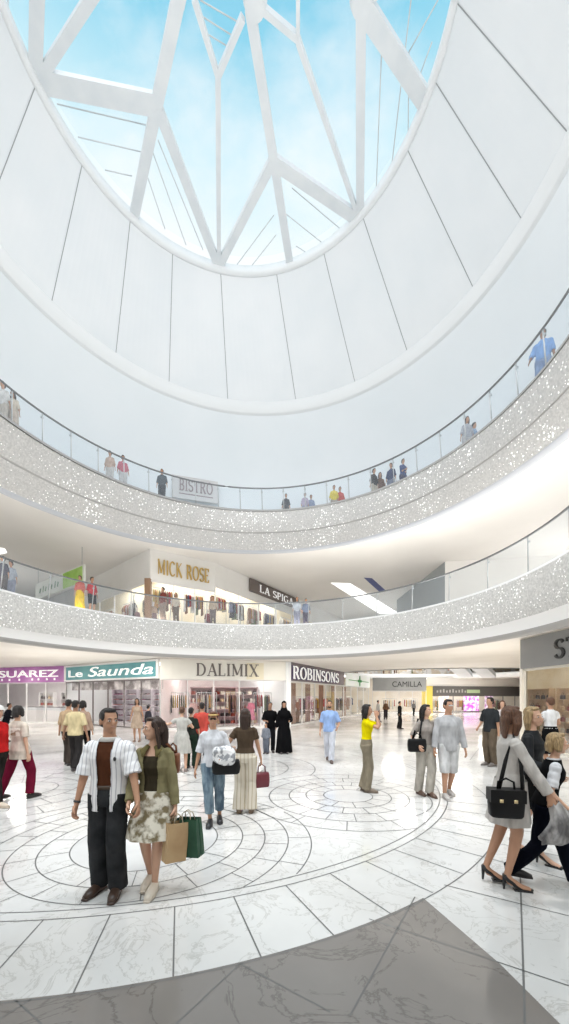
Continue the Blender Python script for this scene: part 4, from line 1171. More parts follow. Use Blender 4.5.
    if st != 'none':
        bm = bmesh.new()
        def hb2(c, r): ball(bm, c, r, M=HM)
        if st == 'covered':
            hb2((0, .015, .028), (.088, .105, .108)); hb2((0, .03, -.06), (.085, .09, .09))
            tube(bm, [HM @ V((0, .02, -.06)), sp(1.44) + V((0, .01, 0)), sp(1.33)], [(.08, .08), (.13, .095), (.19, .125)], 16)
        else:
            hb2((0, .024, .044), (.078 * hs, .088, .083)); hb2((0, -.026, .096), (.054, .048, .026))
            hb2((0, .05, -.005), (.072, .062, .068))
            for sg in (-1, 1): hb2((sg * .063, .0, .045), (.017, .045, .045))
            if st in ('bob', 'long', 'wavy'):
                end = {'bob': -.09, 'long': -.25, 'wavy': -.20}[st]
                wv = .012 if st == 'wavy' else .003
                for sg in (-1, 1):
                    tube(bm, [HM @ V((sg * .062, -.010, .07)), HM @ V((sg * .078, .005, .0)), HM @ V((sg * (.078 + wv), .014, -.06)), HM @ V((sg * .072, .03, end * .85))], [(.016, .04), (.018, .042), (.021, .042), (.013, .028)], 10)
                tube(bm, [HM @ V((0, .055, .06)), HM @ V((0, .082, -.02)), HM @ V((0, .078, -.09)), HM @ V((0, .085, end))], [(.066, .040), (.074, .038), (.076, .034), (.054, .018)], 14)
            if st == 'pony':
                tube(bm, [HM @ V((0, .09, .04)), HM @ V((0, .14, .03)), HM @ V((0, .165, -.05)), HM @ V((0, .15, -.15))], [.022, .03, .032, .012], 10)
            if st == 'bun': hb2((0, .115, .03), (.04, .038, .04))
        hm_ = remesh(bm, max(.006, d / F * .5) / s, 1, 'hair')
        if st == 'covered':
            b2 = bmesh.new(); b2.from_mesh(hm_)
            inv = HM.inverted()
            kill = [v for v in b2.verts if (lambda q: q.y < -.045 and abs(q.x) < .052 and -.09 < q.z < .065)(inv @ v.co)]
            bmesh.ops.delete(b2, geom=kill, context='VERTS'); b2.to_mesh(hm_); b2.free()
            child('head_scarf', hm_, cloth(hcol))
        else: child('hair', hm_, hairm(hcol))
    # ---------------- clothes
    ev = max(.007, d / F * .55) / s
    legs = legs or {}
    if legs.get('t') in ('trousers', 'shorts'):
        st_ = legs.get('len', 1.0 if legs['t'] == 'trousers' else .5)
        ee = legs.get('e', .012); fl = legs.get('flare', .018)
        bm = bmesh.new()
        torso(bm, .84, legs.get('rise', 1.02), .012)
        for k in 'RL': limb(bm, hip[k] + V((0, 0, .03)), kn[k], ank[k] - V((0, 0, .02)), (LR[0] + .004, LR[1] + .006, LR[2] + .004, LR[3] + .012), ee, st_, fl, 16, .0035)
        child('trousers' if legs['t'] == 'trousers' else 'shorts', remesh(bm, ev, 1), tocloth(legs['c']))
        if legs.get('belt'):
            bm = bmesh.new(); torso(bm, 1.0, 1.035, .017); child('belt', bm, mat('belt_leather', (.06, .035, .02), .5))
    if legs.get('t') == 'skirt':
        z1 = legs.get('top', 1.06); z0 = legs.get('hem', .52); fl = legs.get('flare', .06); n = 60
        secs = []
        for i in range(10):
            t = i / 9; z = z1 + (z0 - z1) * t
            if z > .84:
                j = 1
                while T[j][0] < z: j += 1
                q = (z - T[j - 1][0]) / (T[j][0] - T[j - 1][0]); w_, dd = [T[j - 1][m_] * (1 - q) + T[j][m_] * q for m_ in (1, 2)]
                c = sp(z)
            else:
                kk = min(1, (.84 - z) / .4)
                pr = []
                for k in 'RL':
                    zz = z + dz
                    if zz > kn[k].z: pr.append(hip[k].lerp(kn[k], (hip[k].z - zz) / max(.01, hip[k].z - kn[k].z)))
                    else: pr.append(kn[k].lerp(ank[k], (kn[k].z - zz) / max(.01, kn[k].z - ank[k].z)))
                c = (pr[0] + pr[1]) / 2; c.z = z + dz
                w_ = max(.15, abs(pr[0].x - pr[1].x) / 2 + .085); dd = max(.10, abs(pr[0].y - pr[1].y) / 2 + .085)
            w_ += .018 + fl * t; dd += .018 + fl * t
            rp_ = legs.get('fold', .045) * t
            secs.append([c + V((w_ * cos(a) * (1 + rp_ * sin(9 * a + 2 * t)), dd * sin(a) * (1 + rp_ * sin(9 * a + 2 * t)), 0)) for a in [2 * pi * m_ / n for m_ in range(n)]])
        bm = bmesh.new(); rings(bm, secs, False); child('skirt', bm, tocloth(legs['c']))
    def garment(nm, c, z0, sleeve=.45, e=.016, se=.016, k0=1.06, z1=1.465, gap=0, flare=0.01, vneck=0, lower=None):
        se = se * .62; e = e * .8
        bm = bmesh.new()
        torso(bm, z0, z1, e, k0)
        if lower:   # coat skirt following the hips down
            pass
        if sleeve:
            for k, sg in (('R', -1), ('L', 1)):
                ball(bm, sh[k] - V((sg * .012, 0, .004)), (.042 + se if fem else .050 + se, .045 + se, .046 + se))
                limb(bm, sh[k], el[k], wr[k], (AR[0] + .004, AR[1] + .006, AR[2] + .006, AR[3] + .008), se, sleeve, flare, 14, .003)
        m_ = remesh(bm, ev, 1)
        b2 = bmesh.new(); b2.from_mesh(m_)
        if gap:
            kill = [v for v in b2.verts if v.co.y < lean * max(0, (v.co.z - .92)) / .5 and abs(v.co.x - hipx * .5) < gap * (1 + .35 * (v.co.z - 1.1)) and v.co.z < 1.47 + dz]
            bmesh.ops.delete(b2, geom=kill, context='VERTS')
        elif vneck:
            kill = [v for v in b2.verts if v.co.y < lean + .02 and abs(v.co.x) < (v.co.z - dz - (1.44 - vneck)) * .55 and v.co.z > 1.44 - vneck + dz]
            bmesh.ops.delete(b2, geom=kill, context='VERTS')
        b2.to_mesh(m_); b2.free()
        return child(nm, m_, tocloth(c))
    for g in (top or []): garment(**g)
    # ---------------- shoes
    if shoes:
        sc = shoes['c'] if isinstance(shoes, dict) else shoes
        boot = isinstance(shoes, dict) and shoes.get('boot')
        for k in 'RL':
            f = fpos[k]; fr = radians(feet.get(k, (0, 0, 0, 0))[3] if len(feet.get(k, ())) > 3 else 0); Rz = Matrix.Rotation(fr, 3, 'Z')
            bm = bmesh.new()
            if heel:
                tube(bm, [f + Rz @ V((0, .075, .085 + heel)), f + Rz @ V((0, .03, .035 + heel)), f + Rz @ V((0, -.06, .032)), f + Rz @ V((0, -.13, .02)), f + Rz @ V((0, -.18, .014))], [(.034, .02), (.038, .03), (.042, .026), (.034, .02), (.012, .01)], 12)
                tube(bm, [f + Rz @ V((0, .07, .085 + heel * .8)), f + Rz @ V((0, .075, 0))], [.020, .010], 8)
                box(bm, f + Rz @ V((0, -.09, .006)), (.07, .16, .012), fr)
            else:
                tube(bm, [f + Rz @ V((0, .085, .05)), f + Rz @ V((0, .05, .055)), f + Rz @ V((0, -.03, .05)), f + Rz @ V((0, -.11, .038)), f + Rz @ V((0, -.175, .026))], [(.034, .045), (.042, .052), (.044, .046), (.047, .034), (.028, .02)], 12)
                tube(bm, [f + Rz @ V((0, .09, .012)), f + Rz @ V((0, 0, .012)), f + Rz @ V((0, -.10, .012)), f + Rz @ V((0, -.185, .012))], [(.036, .012), (.042, .012), (.050, .012), (.032, .012)], 12)
                if boot: tube(bm, [ank[k] + V((0, 0, .06)), ank[k] + V((0, 0, -.03))], [.048, .05], 12)
            child('shoe', bm, mat('shoe_%d_%d_%d' % tuple(int(c * 255) for c in sc), sc, .35) )
    if extras: extras(child, dict(sp=sp, hc=hc, HM=HM, wr=wr, el=el, hd=hd, sh=sh, kn=kn, hip=hip, ank=ank, torso=torso, limb=limb, body=body, s=s, dz=dz))
    body['_w'] = 0; del body['_w']
    return body, dict(M=Matrix.Translation((gx, gy, zbase)) @ Matrix.Rotation(radians(yaw), 4, 'Z') @ Matrix.Diagonal((s, s, s, 1)), wr=wr, hd=hd, sh=sh, sp=sp, s=s, yaw=yaw)

def G_(nm, c, z0, **kw): return dict(nm=nm, c=c, z0=z0, **kw)
DENIM = noisy('denim', (.06, .10, .15), (.26, .35, .41), scale=5, rough=.9, stretch=(2, 2, .7))
DKDENIM = noisy('dark_denim', (.006, .007, .009), (.028, .030, .033), scale=5, rough=.9)
FLORAL = noisy('floral_skirt', (.20, .16, .09), (.74, .70, .60), scale=13, rough=.9, lo=.40, hi=.55, detail=5)
SHIRTST = stripes('striped_shirt', (.84, .84, .85), (.48, .47, .52), 9)

def shoulder_bag(name, M, c, size, label, m, strap=None, rz=0, cat='bag', handle=.10, buckle=False):
    """bag hanging with its top centre at c (world)"""
    o = empty(name, c, rz); tag(o, label, cat)
    w_, d_, h_ = size
    bm = bmesh.new()
    secs = []
    for z, k in ((-h_, .86), (-h_ + .02, .96), (-h_ * .5, 1.02), (-h_ * .15, .98), (0, .90)):
        secs.append([V((w_ / 2 * k * (1 if cos(a) > 0 else -1) * abs(cos(a)) ** .45, d_ / 2 * k * (1 if sin(a) > 0 else -1) * abs(sin(a)) ** .45, z)) for a in [2 * pi * (j + .5) / 24 for j in range(24)]])
    rings(bm, secs); obj('bag_body', bm, m, o)
    bm = bmesh.new(); tube(bm, [(-w_ * .25, 0, -.01), (-w_ * .22, 0, handle * .7), (0, 0, handle), (w_ * .22, 0, handle * .7), (w_ * .25, 0, -.01)], .011, 8); obj('handle', bm, m, o)
    if strap:
        bm = bmesh.new(); q = [V(p) - V(c) for p in strap]; q = [Matrix.Rotation(-rz, 3, 'Z') @ p for p in q]
        tube(bm, q, [(.018, .006)] * len(q), 8); obj('strap', bm, m, o)
    if buckle:
        bm = bmesh.new(); box(bm, (-w_ * .2, -d_ / 2 - .006, -h_ * .35), (.03, .012, .03)); obj('buckle', bm, mat('brass', (.7, .55, .3), .3, metal=.8), o)
        bm = bmesh.new(); box(bm, (w_ * .2, -d_ / 2 - .006, -h_ * .35), (.03, .012, .03)); obj('buckle', bm, mat('brass', (.7, .55, .3), .3, metal=.8), o)
        bm = bmesh.new()
        rings(bm, [[V((x_ * w_ / 2, y_ * (d_ / 2 + .008), z)) for x_, y_ in ((-1, -1), (1, -1), (1, 1), (-1, 1))] for z in (-h_ * .42, .012)]); obj('flap', bm, m, o, False)
    return o
def paper_bag(c, rz, size, m, label, tilt=0):
    o = empty('paper_shopping_bag', c, rz); o.rotation_euler = (0, tilt, rz); tag(o, label, 'bag')
    w_, d_, h_ = size
    bm = bmesh.new()
    def rect(k, z, kd=1): return [V((x_ * w_ / 2 * k, y_ * d_ / 2 * kd, z)) for x_, y_ in ((-1, -1), (0, -1), (1, -1), (1, -.1), (1, 0), (1, .1), (1, 1), (0, 1), (-1, 1), (-1, .1), (-1, 0), (-1, -.1))]
    secs = [rect(1, -h_ - .08), rect(1, -h_ * .5 - .08), rect(.98, -.08, .8)]
    for s_ in secs[1:]:
        s_[4].x -= .035; s_[10].x += .035
    vs = rings(bm, secs, False); bm.faces.new(vs[0][::-1])
    obj('bag_body', bm, m, o, False)
    for sy in (-1, 1):
        bm = bmesh.new(); tube(bm, [(-w_ * .22, sy * d_ * .36, -.11), (-w_ * .18, sy * d_ * .2, -.03), (0, sy * .01, 0), (w_ * .18, sy * d_ * .2, -.03), (w_ * .22, sy * d_ * .36, -.11)], .005, 6); obj('handle', bm, mat('string', (.5, .42, .3), .8), o)
    return o
def wpt(J, p): return J['M'] @ V(p)

# ---- the couple in front
def ex_man(child, J):
    bm = bmesh.new(); J['torso'](bm, 1.435, 1.475, .012); child('collar', bm, mat('collar_white', (.8, .79, .76), .8))
    bm = bmesh.new(); w_ = J['wr']['R']; e_ = J['el']['R']; dd = (w_ - e_).normalized(); tube(bm, [w_ - dd * .035, w_ - dd * .015], .031, 12); child('watch', bm, mat('watch_dark', (.04, .04, .04), .3))
    bm = bmesh.new()
    ball(bm, (.105, -.125 + .0, 1.285 + J['dz']), (.014, .012, .02)); child('pocket_clip', bm, mat('blk', (.03, .03, .03), .5))
man, JM = person(104, 899, 708, 'man in an open white striped shirt, brown tee and dark jeans beside a woman', 0, 'm', 'tan', ('short', 'black'),
    top=[G_('undershirt', (.16, .075, .045), .93, sleeve=.2, e=.006, se=.004, k0=1.0), G_('shirt', SHIRTST, .80, sleeve=.50, e=.024, se=.026, k0=1.10, gap=.060, flare=.02)],
    legs=dict(t='trousers', c=DKDENIM, e=.014, flare=.030, belt=True), shoes=(.055, .03, .02),
    feet={'R': (-.115, .02, 0, -14), 'L': (.08, -.04, 0, 10)}, hands={'R': (-.26, -.12, .82), 'L': (.34, -.17, .86), 'hL': (.3, 1, -.5)}, turn=48, extras=ex_man, curl=.75)
def ex_wom(child, J):
    bm = bmesh.new()
    for sg in (-1, 1):
        tube(bm, [J['sp'](1.46) + V((sg * .04, -.04, 0)), J['sp'](1.42) + V((sg * .075, -.085, 0)), J['sp'](1.36) + V((sg * .065, -.125, 0))], [(.028, .008), (.034, .008), (.012, .006)], 8)
    child('collar', bm, cloth((.24, .21, .11)))
wom, JW = person(150, 895, 717, 'woman in an olive jacket and pale floral skirt holding shopping bags', 0, 'f', 'fair', ('long', 'dark'),
    top=[G_('camisole', (.10, .085, .06), .96, sleeve=0, e=.010, z1=1.36), G_('jacket', (.35, .32, .20), 1.00, sleeve=.97, e=.026, se=.016, k0=1.06, gap=.062, flare=.006)],
    legs=dict(t='skirt', c=FLORAL, hem=.56, flare=.075, top=1.02), shoes=(.70, .62, .52),
    feet={'R': (-.07, .06, .02, 0), 'L': (.02, -.08, 0, 0)}, hands={'R': (-.17, -.20, .93), 'L': (.235, -.06, .86)}, turn=-52, tilt=-4, grip=('L',), extras=ex_wom, hipx=.01, curl=.8)
hL = wpt(JW, JW['wr']['L'] + JW['hd']['L'] * .085)
paper_bag(hL + V((.03, -.03, .02)), radians(40), (.20, .11, .36), noisy('kraft', (.42, .27, .14), (.52, .36, .20), scale=4, rough=.9), 'tan kraft paper shopping bag in the hand of the woman in olive', .10)
paper_bag(hL + V((.10, .05, .03)), radians(-18), (.24, .12, .36), noisy('dark_green', (.012, .055, .03), (.03, .10, .055), scale=4, rough=.6), 'dark green shopping bag in the hand of the woman in olive', -.08)
sL = wpt(JW, JW['sp'](1.42) + V((.13, -.02, .03)))
shoulder_bag('shoulder_bag', None, wpt(JW, (.155, .13, 1.36)), (.14, .08, .20), 'brown leather shoulder bag tucked behind the shoulder of the woman in olive', mat('brown_leather', (.20, .07, .03), .5), strap=[wpt(JW, (.14, .11, 1.36)), wpt(JW, JW['sp'](1.43) + V((.13, .07, .02))), wpt(JW, JW['sp'](1.43) + V((.13, -.0, .045))), wpt(JW, (.18, .13, 1.36))])

# ---- left group
person(-4, 806, 705, 'person in a red jacket and white cap walking in from the left edge', 78, 'f', 'fair', ('bob', 'dark'), top=[G_('jacket', (.62, .05, .05), .93, sleeve=1.0, e=.03, se=.022)],
    legs=dict(t='trousers', c=(.06, .055, .05)), shoes=(.6, .5, .4), feet={'R': (-.08, -.16, 0), 'L': (.08, .2, .03)}, hands={'R': (-.22, -.20, .84), 'L': (.24, .1, .84)},
    extras=lambda ch, J: (lambda bm: (ball(bm, (0, .005, .072), (.09, .10, .062), M=J['HM']), ball(bm, (0, -.09, .05), (.06, .06, .010), M=J['HM']), ch('cap', bm, mat('cap_white', (.8, .78, .76), .8))))(bmesh.new()))
TEEP = noisy('printed_tee', (.30, .18, .10), (.82, .76, .68), scale=7, rough=.9, lo=.36, hi=.46)
person(24, 797, 704, 'woman seen from behind in a printed cream top and maroon trousers, striding', 165, 'f', 'fair', ('bob', 'black'),
    top=[G_('tunic', (.80, .72, .64), .76, sleeve=.42, e=.03, se=.03, k0=1.22), G_('print_panel', TEEP, 1.18, sleeve=0, e=.034, z1=1.34)],
    legs=dict(t='trousers', c=(.26, .03, .075), len=.97, flare=.02), shoes=(.03, .025, .025), feet={'R': (-.16, -.10, 0), 'L': (.22, .20, .02)}, hands={'R': (-.24, .05, .86), 'L': (.20, -.22, .95)}, lean=.04, turn=20)
person(78, 770, 700, 'man from behind in a pale yellow shirt and dark trousers walking away', 175, 'm', 'brown', ('short', 'black'), top=[G_('shirt', (.76, .66, .44), .88, sleeve=.5, e=.03, se=.03)],
    legs=dict(t='trousers', c=(.07, .065, .065)), feet={'R': (-.09, .14, .03), 'L': (.09, -.1, 0)}, hands={'R': (-.3, -.02, .84), 'L': (.36, -.05, .86)})
person(71, 764, 699, 'person in tan ahead of the man in the pale yellow shirt, left of him', 180, 'm', 'tan', ('short', 'black'), top=[G_('shirt', (.60, .46, .32), .9, sleeve=.6, e=.026)],
    legs=dict(t='trousers', c=(.12, .10, .09)), feet={'R': (-.09, .1, 0), 'L': (.09, -.1, 0)})
person(85, 762, 700, 'person in beige ahead of the man in the pale yellow shirt, right of him', 180, 'f', 'tan', ('bob', 'black'), top=[G_('shirt', (.55, .42, .34), .9, sleeve=.9, e=.026)],
    legs=dict(t='trousers', c=(.03, .03, .03)), feet={'R': (-.09, -.1, 0), 'L': (.09, .1, 0)})
person(136, 742, 698, 'woman in a sleeveless beige dress before the teal-signed shop', 10, 'f', 'tan', ('long', 'black'), top=[G_('bodice', (.62, .50, .40), 1.0, sleeve=0, e=.01, z1=1.40)], legs=dict(t='skirt', c=(.62, .50, .40), hem=.55, flare=.03), shoes=(.3, .2, .15))
person(6, 742, 703, 'person in black leaning over a counter in the purple-signed shop', 100, 'm', 'brown', ('short', 'black'), top=[G_('jacket', (.03, .03, .04), .9, sleeve=1, e=.03)], legs=dict(t='trousers', c=(.04, .04, .05)), lean=-.12, hands={'R': (-.2, -.42, 1.08), 'L': (.2, -.42, 1.08)})
person(149, 739, 705, 'person in a grey dark top browsing near the teal-signed shop', 150, 'f', 'fair', ('short', 'black'), top=[G_('top', (.10, .10, .12), .9, sleeve=.9, e=.02)], legs=dict(t='trousers', c=(.12, .12, .15)))
# ---- trio from behind
person(183, 771, 706, 'woman from behind in a light grey dress with one arm stretched out', 190, 'f', 'fair', ('bun', 'brown'), top=[G_('bodice', (.62, .61, .58), 1.0, sleeve=.25, e=.012)], legs=dict(t='skirt', c=(.60, .59, .56), hem=.50, flare=.06), shoes=(.25, .2, .18),
    hands={'L': (.55, -.22, 1.38), 'hL': (0, .2, -1), 'dL': (1, -.3, .1), 'R': (-.18, -.3, 1.2)})
pw, J = person(192, 767, 707, 'woman from behind in dark green clothes with a black bag on her shoulder', 180, 'f', 'tan', ('short', 'black'), top=[G_('top', (.06, .07, .06), .95, sleeve=.5, e=.02)], legs=dict(t='trousers', c=(.05, .08, .06)))
shoulder_bag('shoulder_bag', None, wpt(J, (.20, .13, 1.20)), (.30, .12, .34), 'black shoulder bag on the back of the woman in dark green', mat('black_leather', (.006, .006, .0065), .5, spec=.25), strap=[wpt(J, (.12, .13, 1.18)), wpt(J, J['sp'](1.44) + V((.13, .02, .03))), wpt(J, (.2, .15, 1.18))])
person(203, 764, 702, 'man from behind in a coral red tee beside the black shoulder bag', 185, 'm', 'tan', ('short', 'black'), top=[G_('tee', (.68, .16, .13), .88, sleeve=.45, e=.026, se=.026)], legs=dict(t='trousers', c=(.08, .10, .12)))
# ---- visor woman
def ex_vis(child, J):
    bm = bmesh.new(); ball(bm, (0, -.083, .007), (.054, .014, .017), M=J['HM']); child('sunglasses', bm, mat('lens_black', (.01, .01, .01), .15))
    bm = bmesh.new(); ball(bm, (0, .0, .066), (.084, .097, .020), M=J['HM']); ball(bm, (0, -.085, .062), (.062, .055, .010), M=J['HM']); child('visor', bm, mat('visor_tan', (.42, .28, .10), .7))
pv, J = person(212, 826, 711, 'woman in a sun visor, white tee and rolled jeans carrying a coat', 8, 'f', 'tan', ('short', 'auburn'), top=[G_('tee', (.74, .75, .78), .90, sleeve=.52, e=.024, se=.026, k0=1.08)],
    legs=dict(t='trousers', c=DENIM, len=.86, flare=.014), shoes=(.03, .03, .035), feet={'R': (-.05, -.08, 0, -5), 'L': (.09, .1, 0, 5)}, hands={'R': (-.28, -.04, .80), 'L': (.15, -.24, 1.08)}, extras=ex_vis, grip=('L',))
shoulder_bag('handbag', None, wpt(J, (.20, -.22, 1.02)), (.40, .16, .20), 'black slouchy handbag hung from the arm of the woman in the visor', mat('black_leather', (.006, .006, .0065), .5, spec=.25), rz=.15)
bm = bmesh.new()
secs = []
for i in range(12):
    t = i / 11; wq = (.05, .085, .10, .105, .11, .115, .115, .11, .105, .10, .085, .05)[i]
    secs.append([V((-.16 + .32 * t, wq * .7 * cos(a) * (1 + .12 * sin(5 * a + 4 * t)), -.03 * t + wq * sin(a) * (1 + .14 * sin(4 * a - 5 * t)) - (.05 if sin(a) < 0 else 0))) for a in [2 * pi * m_ / 48 for m_ in range(48)]])
rings(bm, secs)
co_ = obj('folded_coat', bm, noisy('coat_fold', (.30, .31, .33), (.80, .80, .81), scale=12, rough=.9, lo=.45, hi=.5)); co_.location = wpt(J, (.17, -.26, 1.13)); tag(co_, 'bundled grey and white coat held over the black slouchy handbag', 'coat')
# ---- brown top woman
pb_, J = person(246, 810, 708, 'woman from behind in a brown top and cream wide trousers with a maroon handbag', 178, 'f', 'tan', ('long', 'dark'), top=[G_('top', (.15, .115, .085), 1.0, sleeve=.30, e=.016, se=.014, k0=1.05)],
    legs=dict(t='trousers', c=stripes('cream_trousers', (.66, .60, .50), (.45, .36, .24), 5), flare=.055, e=.016, rise=1.06), shoes=(.3, .22, .15), feet={'R': (-.10, 0, 0), 'L': (.10, .02, 0)}, hands={'R': (-.26, -.10, .86), 'L': (.25, -.18, 1.05)}, grip=('R',))
hR = wpt(J, J['wr']['R'] + J['hd']['R'] * .09)
shoulder_bag('handbag', None, hR + V((0, -.0, -.13)), (.26, .14, .24), 'maroon handbag held low by the woman in the brown top', mat('maroon_leather', (.14, .02, .03), .4), rz=.4, handle=.14)
# ---- dark pair + child
person(270, 753, 702, 'person in black short sleeves standing left of the woman in a long black robe', 10, 'm', 'brown', ('short', 'black'), top=[G_('shirt', (.02, .02, .022), .86, sleeve=.5, e=.03, se=.03)], legs=dict(t='trousers', c=(.03, .03, .035)), hands={'R': (-.14, -.24, 1.1), 'L': (.2, -.1, .9)})
person(284, 754, 701, 'woman in a long black robe and head scarf', 5, 'f', 'tan', ('covered', (.02, .02, .022)), top=[G_('robe_top', (.018, .018, .02), .95, sleeve=.98, e=.035, se=.03, flare=.02)], legs=dict(t='skirt', c=(.018, .018, .02), hem=.03, flare=.08, top=1.1), hands={'L': (.16, -.22, 1.1)})
person(266, 754, 723, 'small child in grey clothes beside the person in black', -20, 'm', 'tan', ('short', 'black'), top=[G_('shirt', (.30, .32, .36), .85, sleeve=.9, e=.04)], legs=dict(t='trousers', c=(.22, .24, .28), e=.02))
# ---- blue shirt man
person(330, 763, 700, 'bearded man in a light blue shirt and white trousers walking forward', -8, 'm', 'tan', ('short', 'black'), top=[G_('shirt', (.40, .53, .78), .86, sleeve=.5, e=.026, se=.026)], legs=dict(t='trousers', c=(.70, .72, .78), flare=.03),
    feet={'R': (-.06, .24, .05), 'L': (.05, -.10, 0, 8)}, hands={'R': (-.27, .05, .84), 'L': (.22, -.2, 1.0)}, shoes=(.10, .07, .06),
    extras=lambda ch, J: (lambda bm: (ball(bm, (0, -.045, -.072), (.055, .048, .038), M=J['HM']), ch('beard', bm, hairm('dark'))))(bmesh.new()))
# ---- yellow top woman
person(367, 792, 704, 'woman in profile in a bright yellow top and khaki trousers, hand at her face', 72, 'f', 'tan', ('wavy', 'black'), top=[G_('top', (.84, .74, .01), 1.02, sleeve=.32, e=.014, se=.012, k0=1.0)],
    legs=dict(t='trousers', c=(.36, .32, .25), flare=.035, e=.014, rise=1.06), shoes=(.22, .17, .13), feet={'R': (-.07, -.05, 0), 'L': (.07, .04, 0)}, hands={'R': (-.10, -.20, 1.50), 'hR': (-.6, -.6, -1), 'dR': (0.1, .1, 1), 'L': (.10, -.18, 1.50), 'hL': (.6, -.6, -1), 'dL': (-.1, .1, 1)}, curl=.9)
# ---- light couple
ptan, J = person(428, 797, 704, 'woman in taupe tee and light trousers with a black bag on her arm', 12, 'f', 'fair', ('long', 'black'), top=[G_('tee', (.46, .42, .39), .98, sleeve=.5, e=.016, se=.014, k0=1.02)],
    legs=dict(t='trousers', c=(.58, .55, .50), flare=.03, rise=1.04), shoes=(.12, .07, .05), feet={'R': (-.07, .1, 0), 'L': (.05, -.08, 0)}, hands={'R': (-.24, -.14, .98), 'L': (.22, -.1, .86)}, turn=25)
shoulder_bag('shoulder_bag', None, wpt(J, (-.25, -.10, 1.10)), (.34, .13, .24), 'black shoulder bag beside the woman in the taupe tee', mat('black_leather', (.006, .006, .0065), .5, spec=.25), strap=[wpt(J, (-.17, -.06, 1.10)), wpt(J, J['sp'](1.44) + V((-.12, -.06, .03))), wpt(J, J['sp'](1.44) + V((-.13, .05, .03))), wpt(J, (-.30, -.05, 1.10))])
person(451, 799, 699, 'man in a loose light grey top, shorts and trainers', -5, 'm', 'tan', ('short', 'black'), top=[G_('top', (.56, .56, .57), .84, sleeve=.95, e=.028, se=.020, k0=1.02)], legs=dict(t='shorts', c=(.70, .70, .70), len=.56, flare=.014, e=.012), shoes=(.45, .42, .40),
    feet={'R': (-.08, -.1, 0), 'L': (.07, .12, .02)}, hands={'R': (-.27, -.08, .82), 'L': (.28, -.04, .84)}, turn=15,
    extras=lambda ch, J: (lambda bm: (ball(bm, (0, -.083, .01), (.055, .012, .014), M=J['HM']), ch('sunglasses', bm, mat('lens_grey', (.55, .55, .55), .2))))(bmesh.new()))
# ---- man in dark tee and woman in white at the right
person(491, 766, 697, 'man in a charcoal tee and khaki trousers standing sideways', -70, 'm', 'tan', ('short', 'black'), top=[G_('tee', (.07, .075, .08), .86, sleeve=.5, e=.028, se=.028)], legs=dict(t='trousers', c=(.22, .18, .14), e=.018), shoes=(.16, .14, .13), hands={'R': (-.2, -.2, .95)})
person(504, 759, 700, 'woman in white behind the man in the charcoal tee', -20, 'f', 'fair', ('wavy', 'brown'), top=[G_('top', (.75, .70, .70), .9, sleeve=.4, e=.02)], legs=dict(t='trousers', c=(.6, .55, .5)))
person(547, 772, 697, 'woman from behind in a white top and black skirt at the right shop', 185, 'f', 'tan', ('short', 'brown'), top=[G_('top', (.80, .80, .80), 1.02, sleeve=.25, e=.016)], legs=dict(t='skirt', c=(.02, .02, .022), hem=.45, flare=.02, fold=.01, top=1.08), hands={'L': (.15, -.25, 1.1), 'R': (-.15, -.25, 1.1)})
# ---- three women at the right
def ex_white(child, J):
    bm = bmesh.new()
    secs = []
    # coat skirt
    for i in range(7):
        t = i / 6; z = 1.02 - .42 * t
        c = J['sp'](.92) if z > .92 else V((J['hip']['R'].x * .5 + J['hip']['L'].x * .5, 0, 0))
        c = V((c.x, c.y + .02 * t, z + J['dz']))
        w_ = .185 + .045 * t; d_ = .135 + .06 * t
        secs.append([c + V((w_ * cos(a) * (1 + .05 * t * sin(7 * a)), d_ * sin(a) * (1 + .05 * t * sin(7 * a)), 0)) for a in [2 * pi * m_ / 48 for m_ in range(48)]])
    rings(bm, secs, False); child('coat_skirt', bm, cloth((.66, .63, .60)))
pc, J = person(512, 888, 711, 'woman in a pale coat with long brown hair and black heels, seen from the side', 76, 'f', 'tan', ('wavy', 'brown'), top=[G_('coat', (.66, .63, .60), .92, sleeve=.96, e=.030, se=.022, k0=1.04)],
    legs=dict(t='skirt', c=(.05, .04, .045), hem=.60, flare=.02, fold=.01), shoes=dict(c=(.012, .012, .013), heel=True), feet={'R': (-.06, .0, 0, 0), 'L': (.06, .16, 0.02, 0)}, hands={'R': (-.22, -.26, .92), 'L': (.22, -.14, .84)}, extras=ex_white, grip=('R',), turn=25)
shoulder_bag('shoulder_bag', None, wpt(J, (-.27, .12, 1.02)), (.30, .13, .25), 'large black buckled shoulder bag against the pale coat', mat('black_leather', (.006, .006, .0065), .5, spec=.25), strap=[wpt(J, (-.27, -.02, 1.02)), wpt(J, (-.20, -.03, 1.25)), wpt(J, J['sp'](1.43) + V((-.11, .01, .045))), wpt(J, (-.19, .10, 1.28)), wpt(J, (-.27, .18, 1.02))], rz=radians(-12), buckle=True, handle=.11)
hR = wpt(J, J['wr']['R'] + J['hd']['R'] * .09)
def drape(L, w0, w1, d0, d1, n=7, bend=.04):
    bm = bmesh.new(); secs = []
    for i in range(14):
        t = i / 13; wq = w0 + (w1 - w0) * t ** .7; dq = d0 + (d1 - d0) * t ** .7
        if i == 13: wq *= .82; dq *= .7
        c = V((bend * sin(t * 4.0), bend * .4 * cos(t * 5), -L * t))
        secs.append([c + V((wq * cos(a) * (1 + .16 * t * sin(n * a + 1.6 * t) + .07 * sin(3 * a + 5 * t)), dq * sin(a) * (1 + .22 * sin((n - 2) * a - 2 * t)), .02 * sin(4 * a + 3 * t))) for a in [2 * pi * m_ / 64 for m_ in range(64)]])
    rings(bm, secs); return bm
cm = drape(.36, .045, .125, .04, .075)
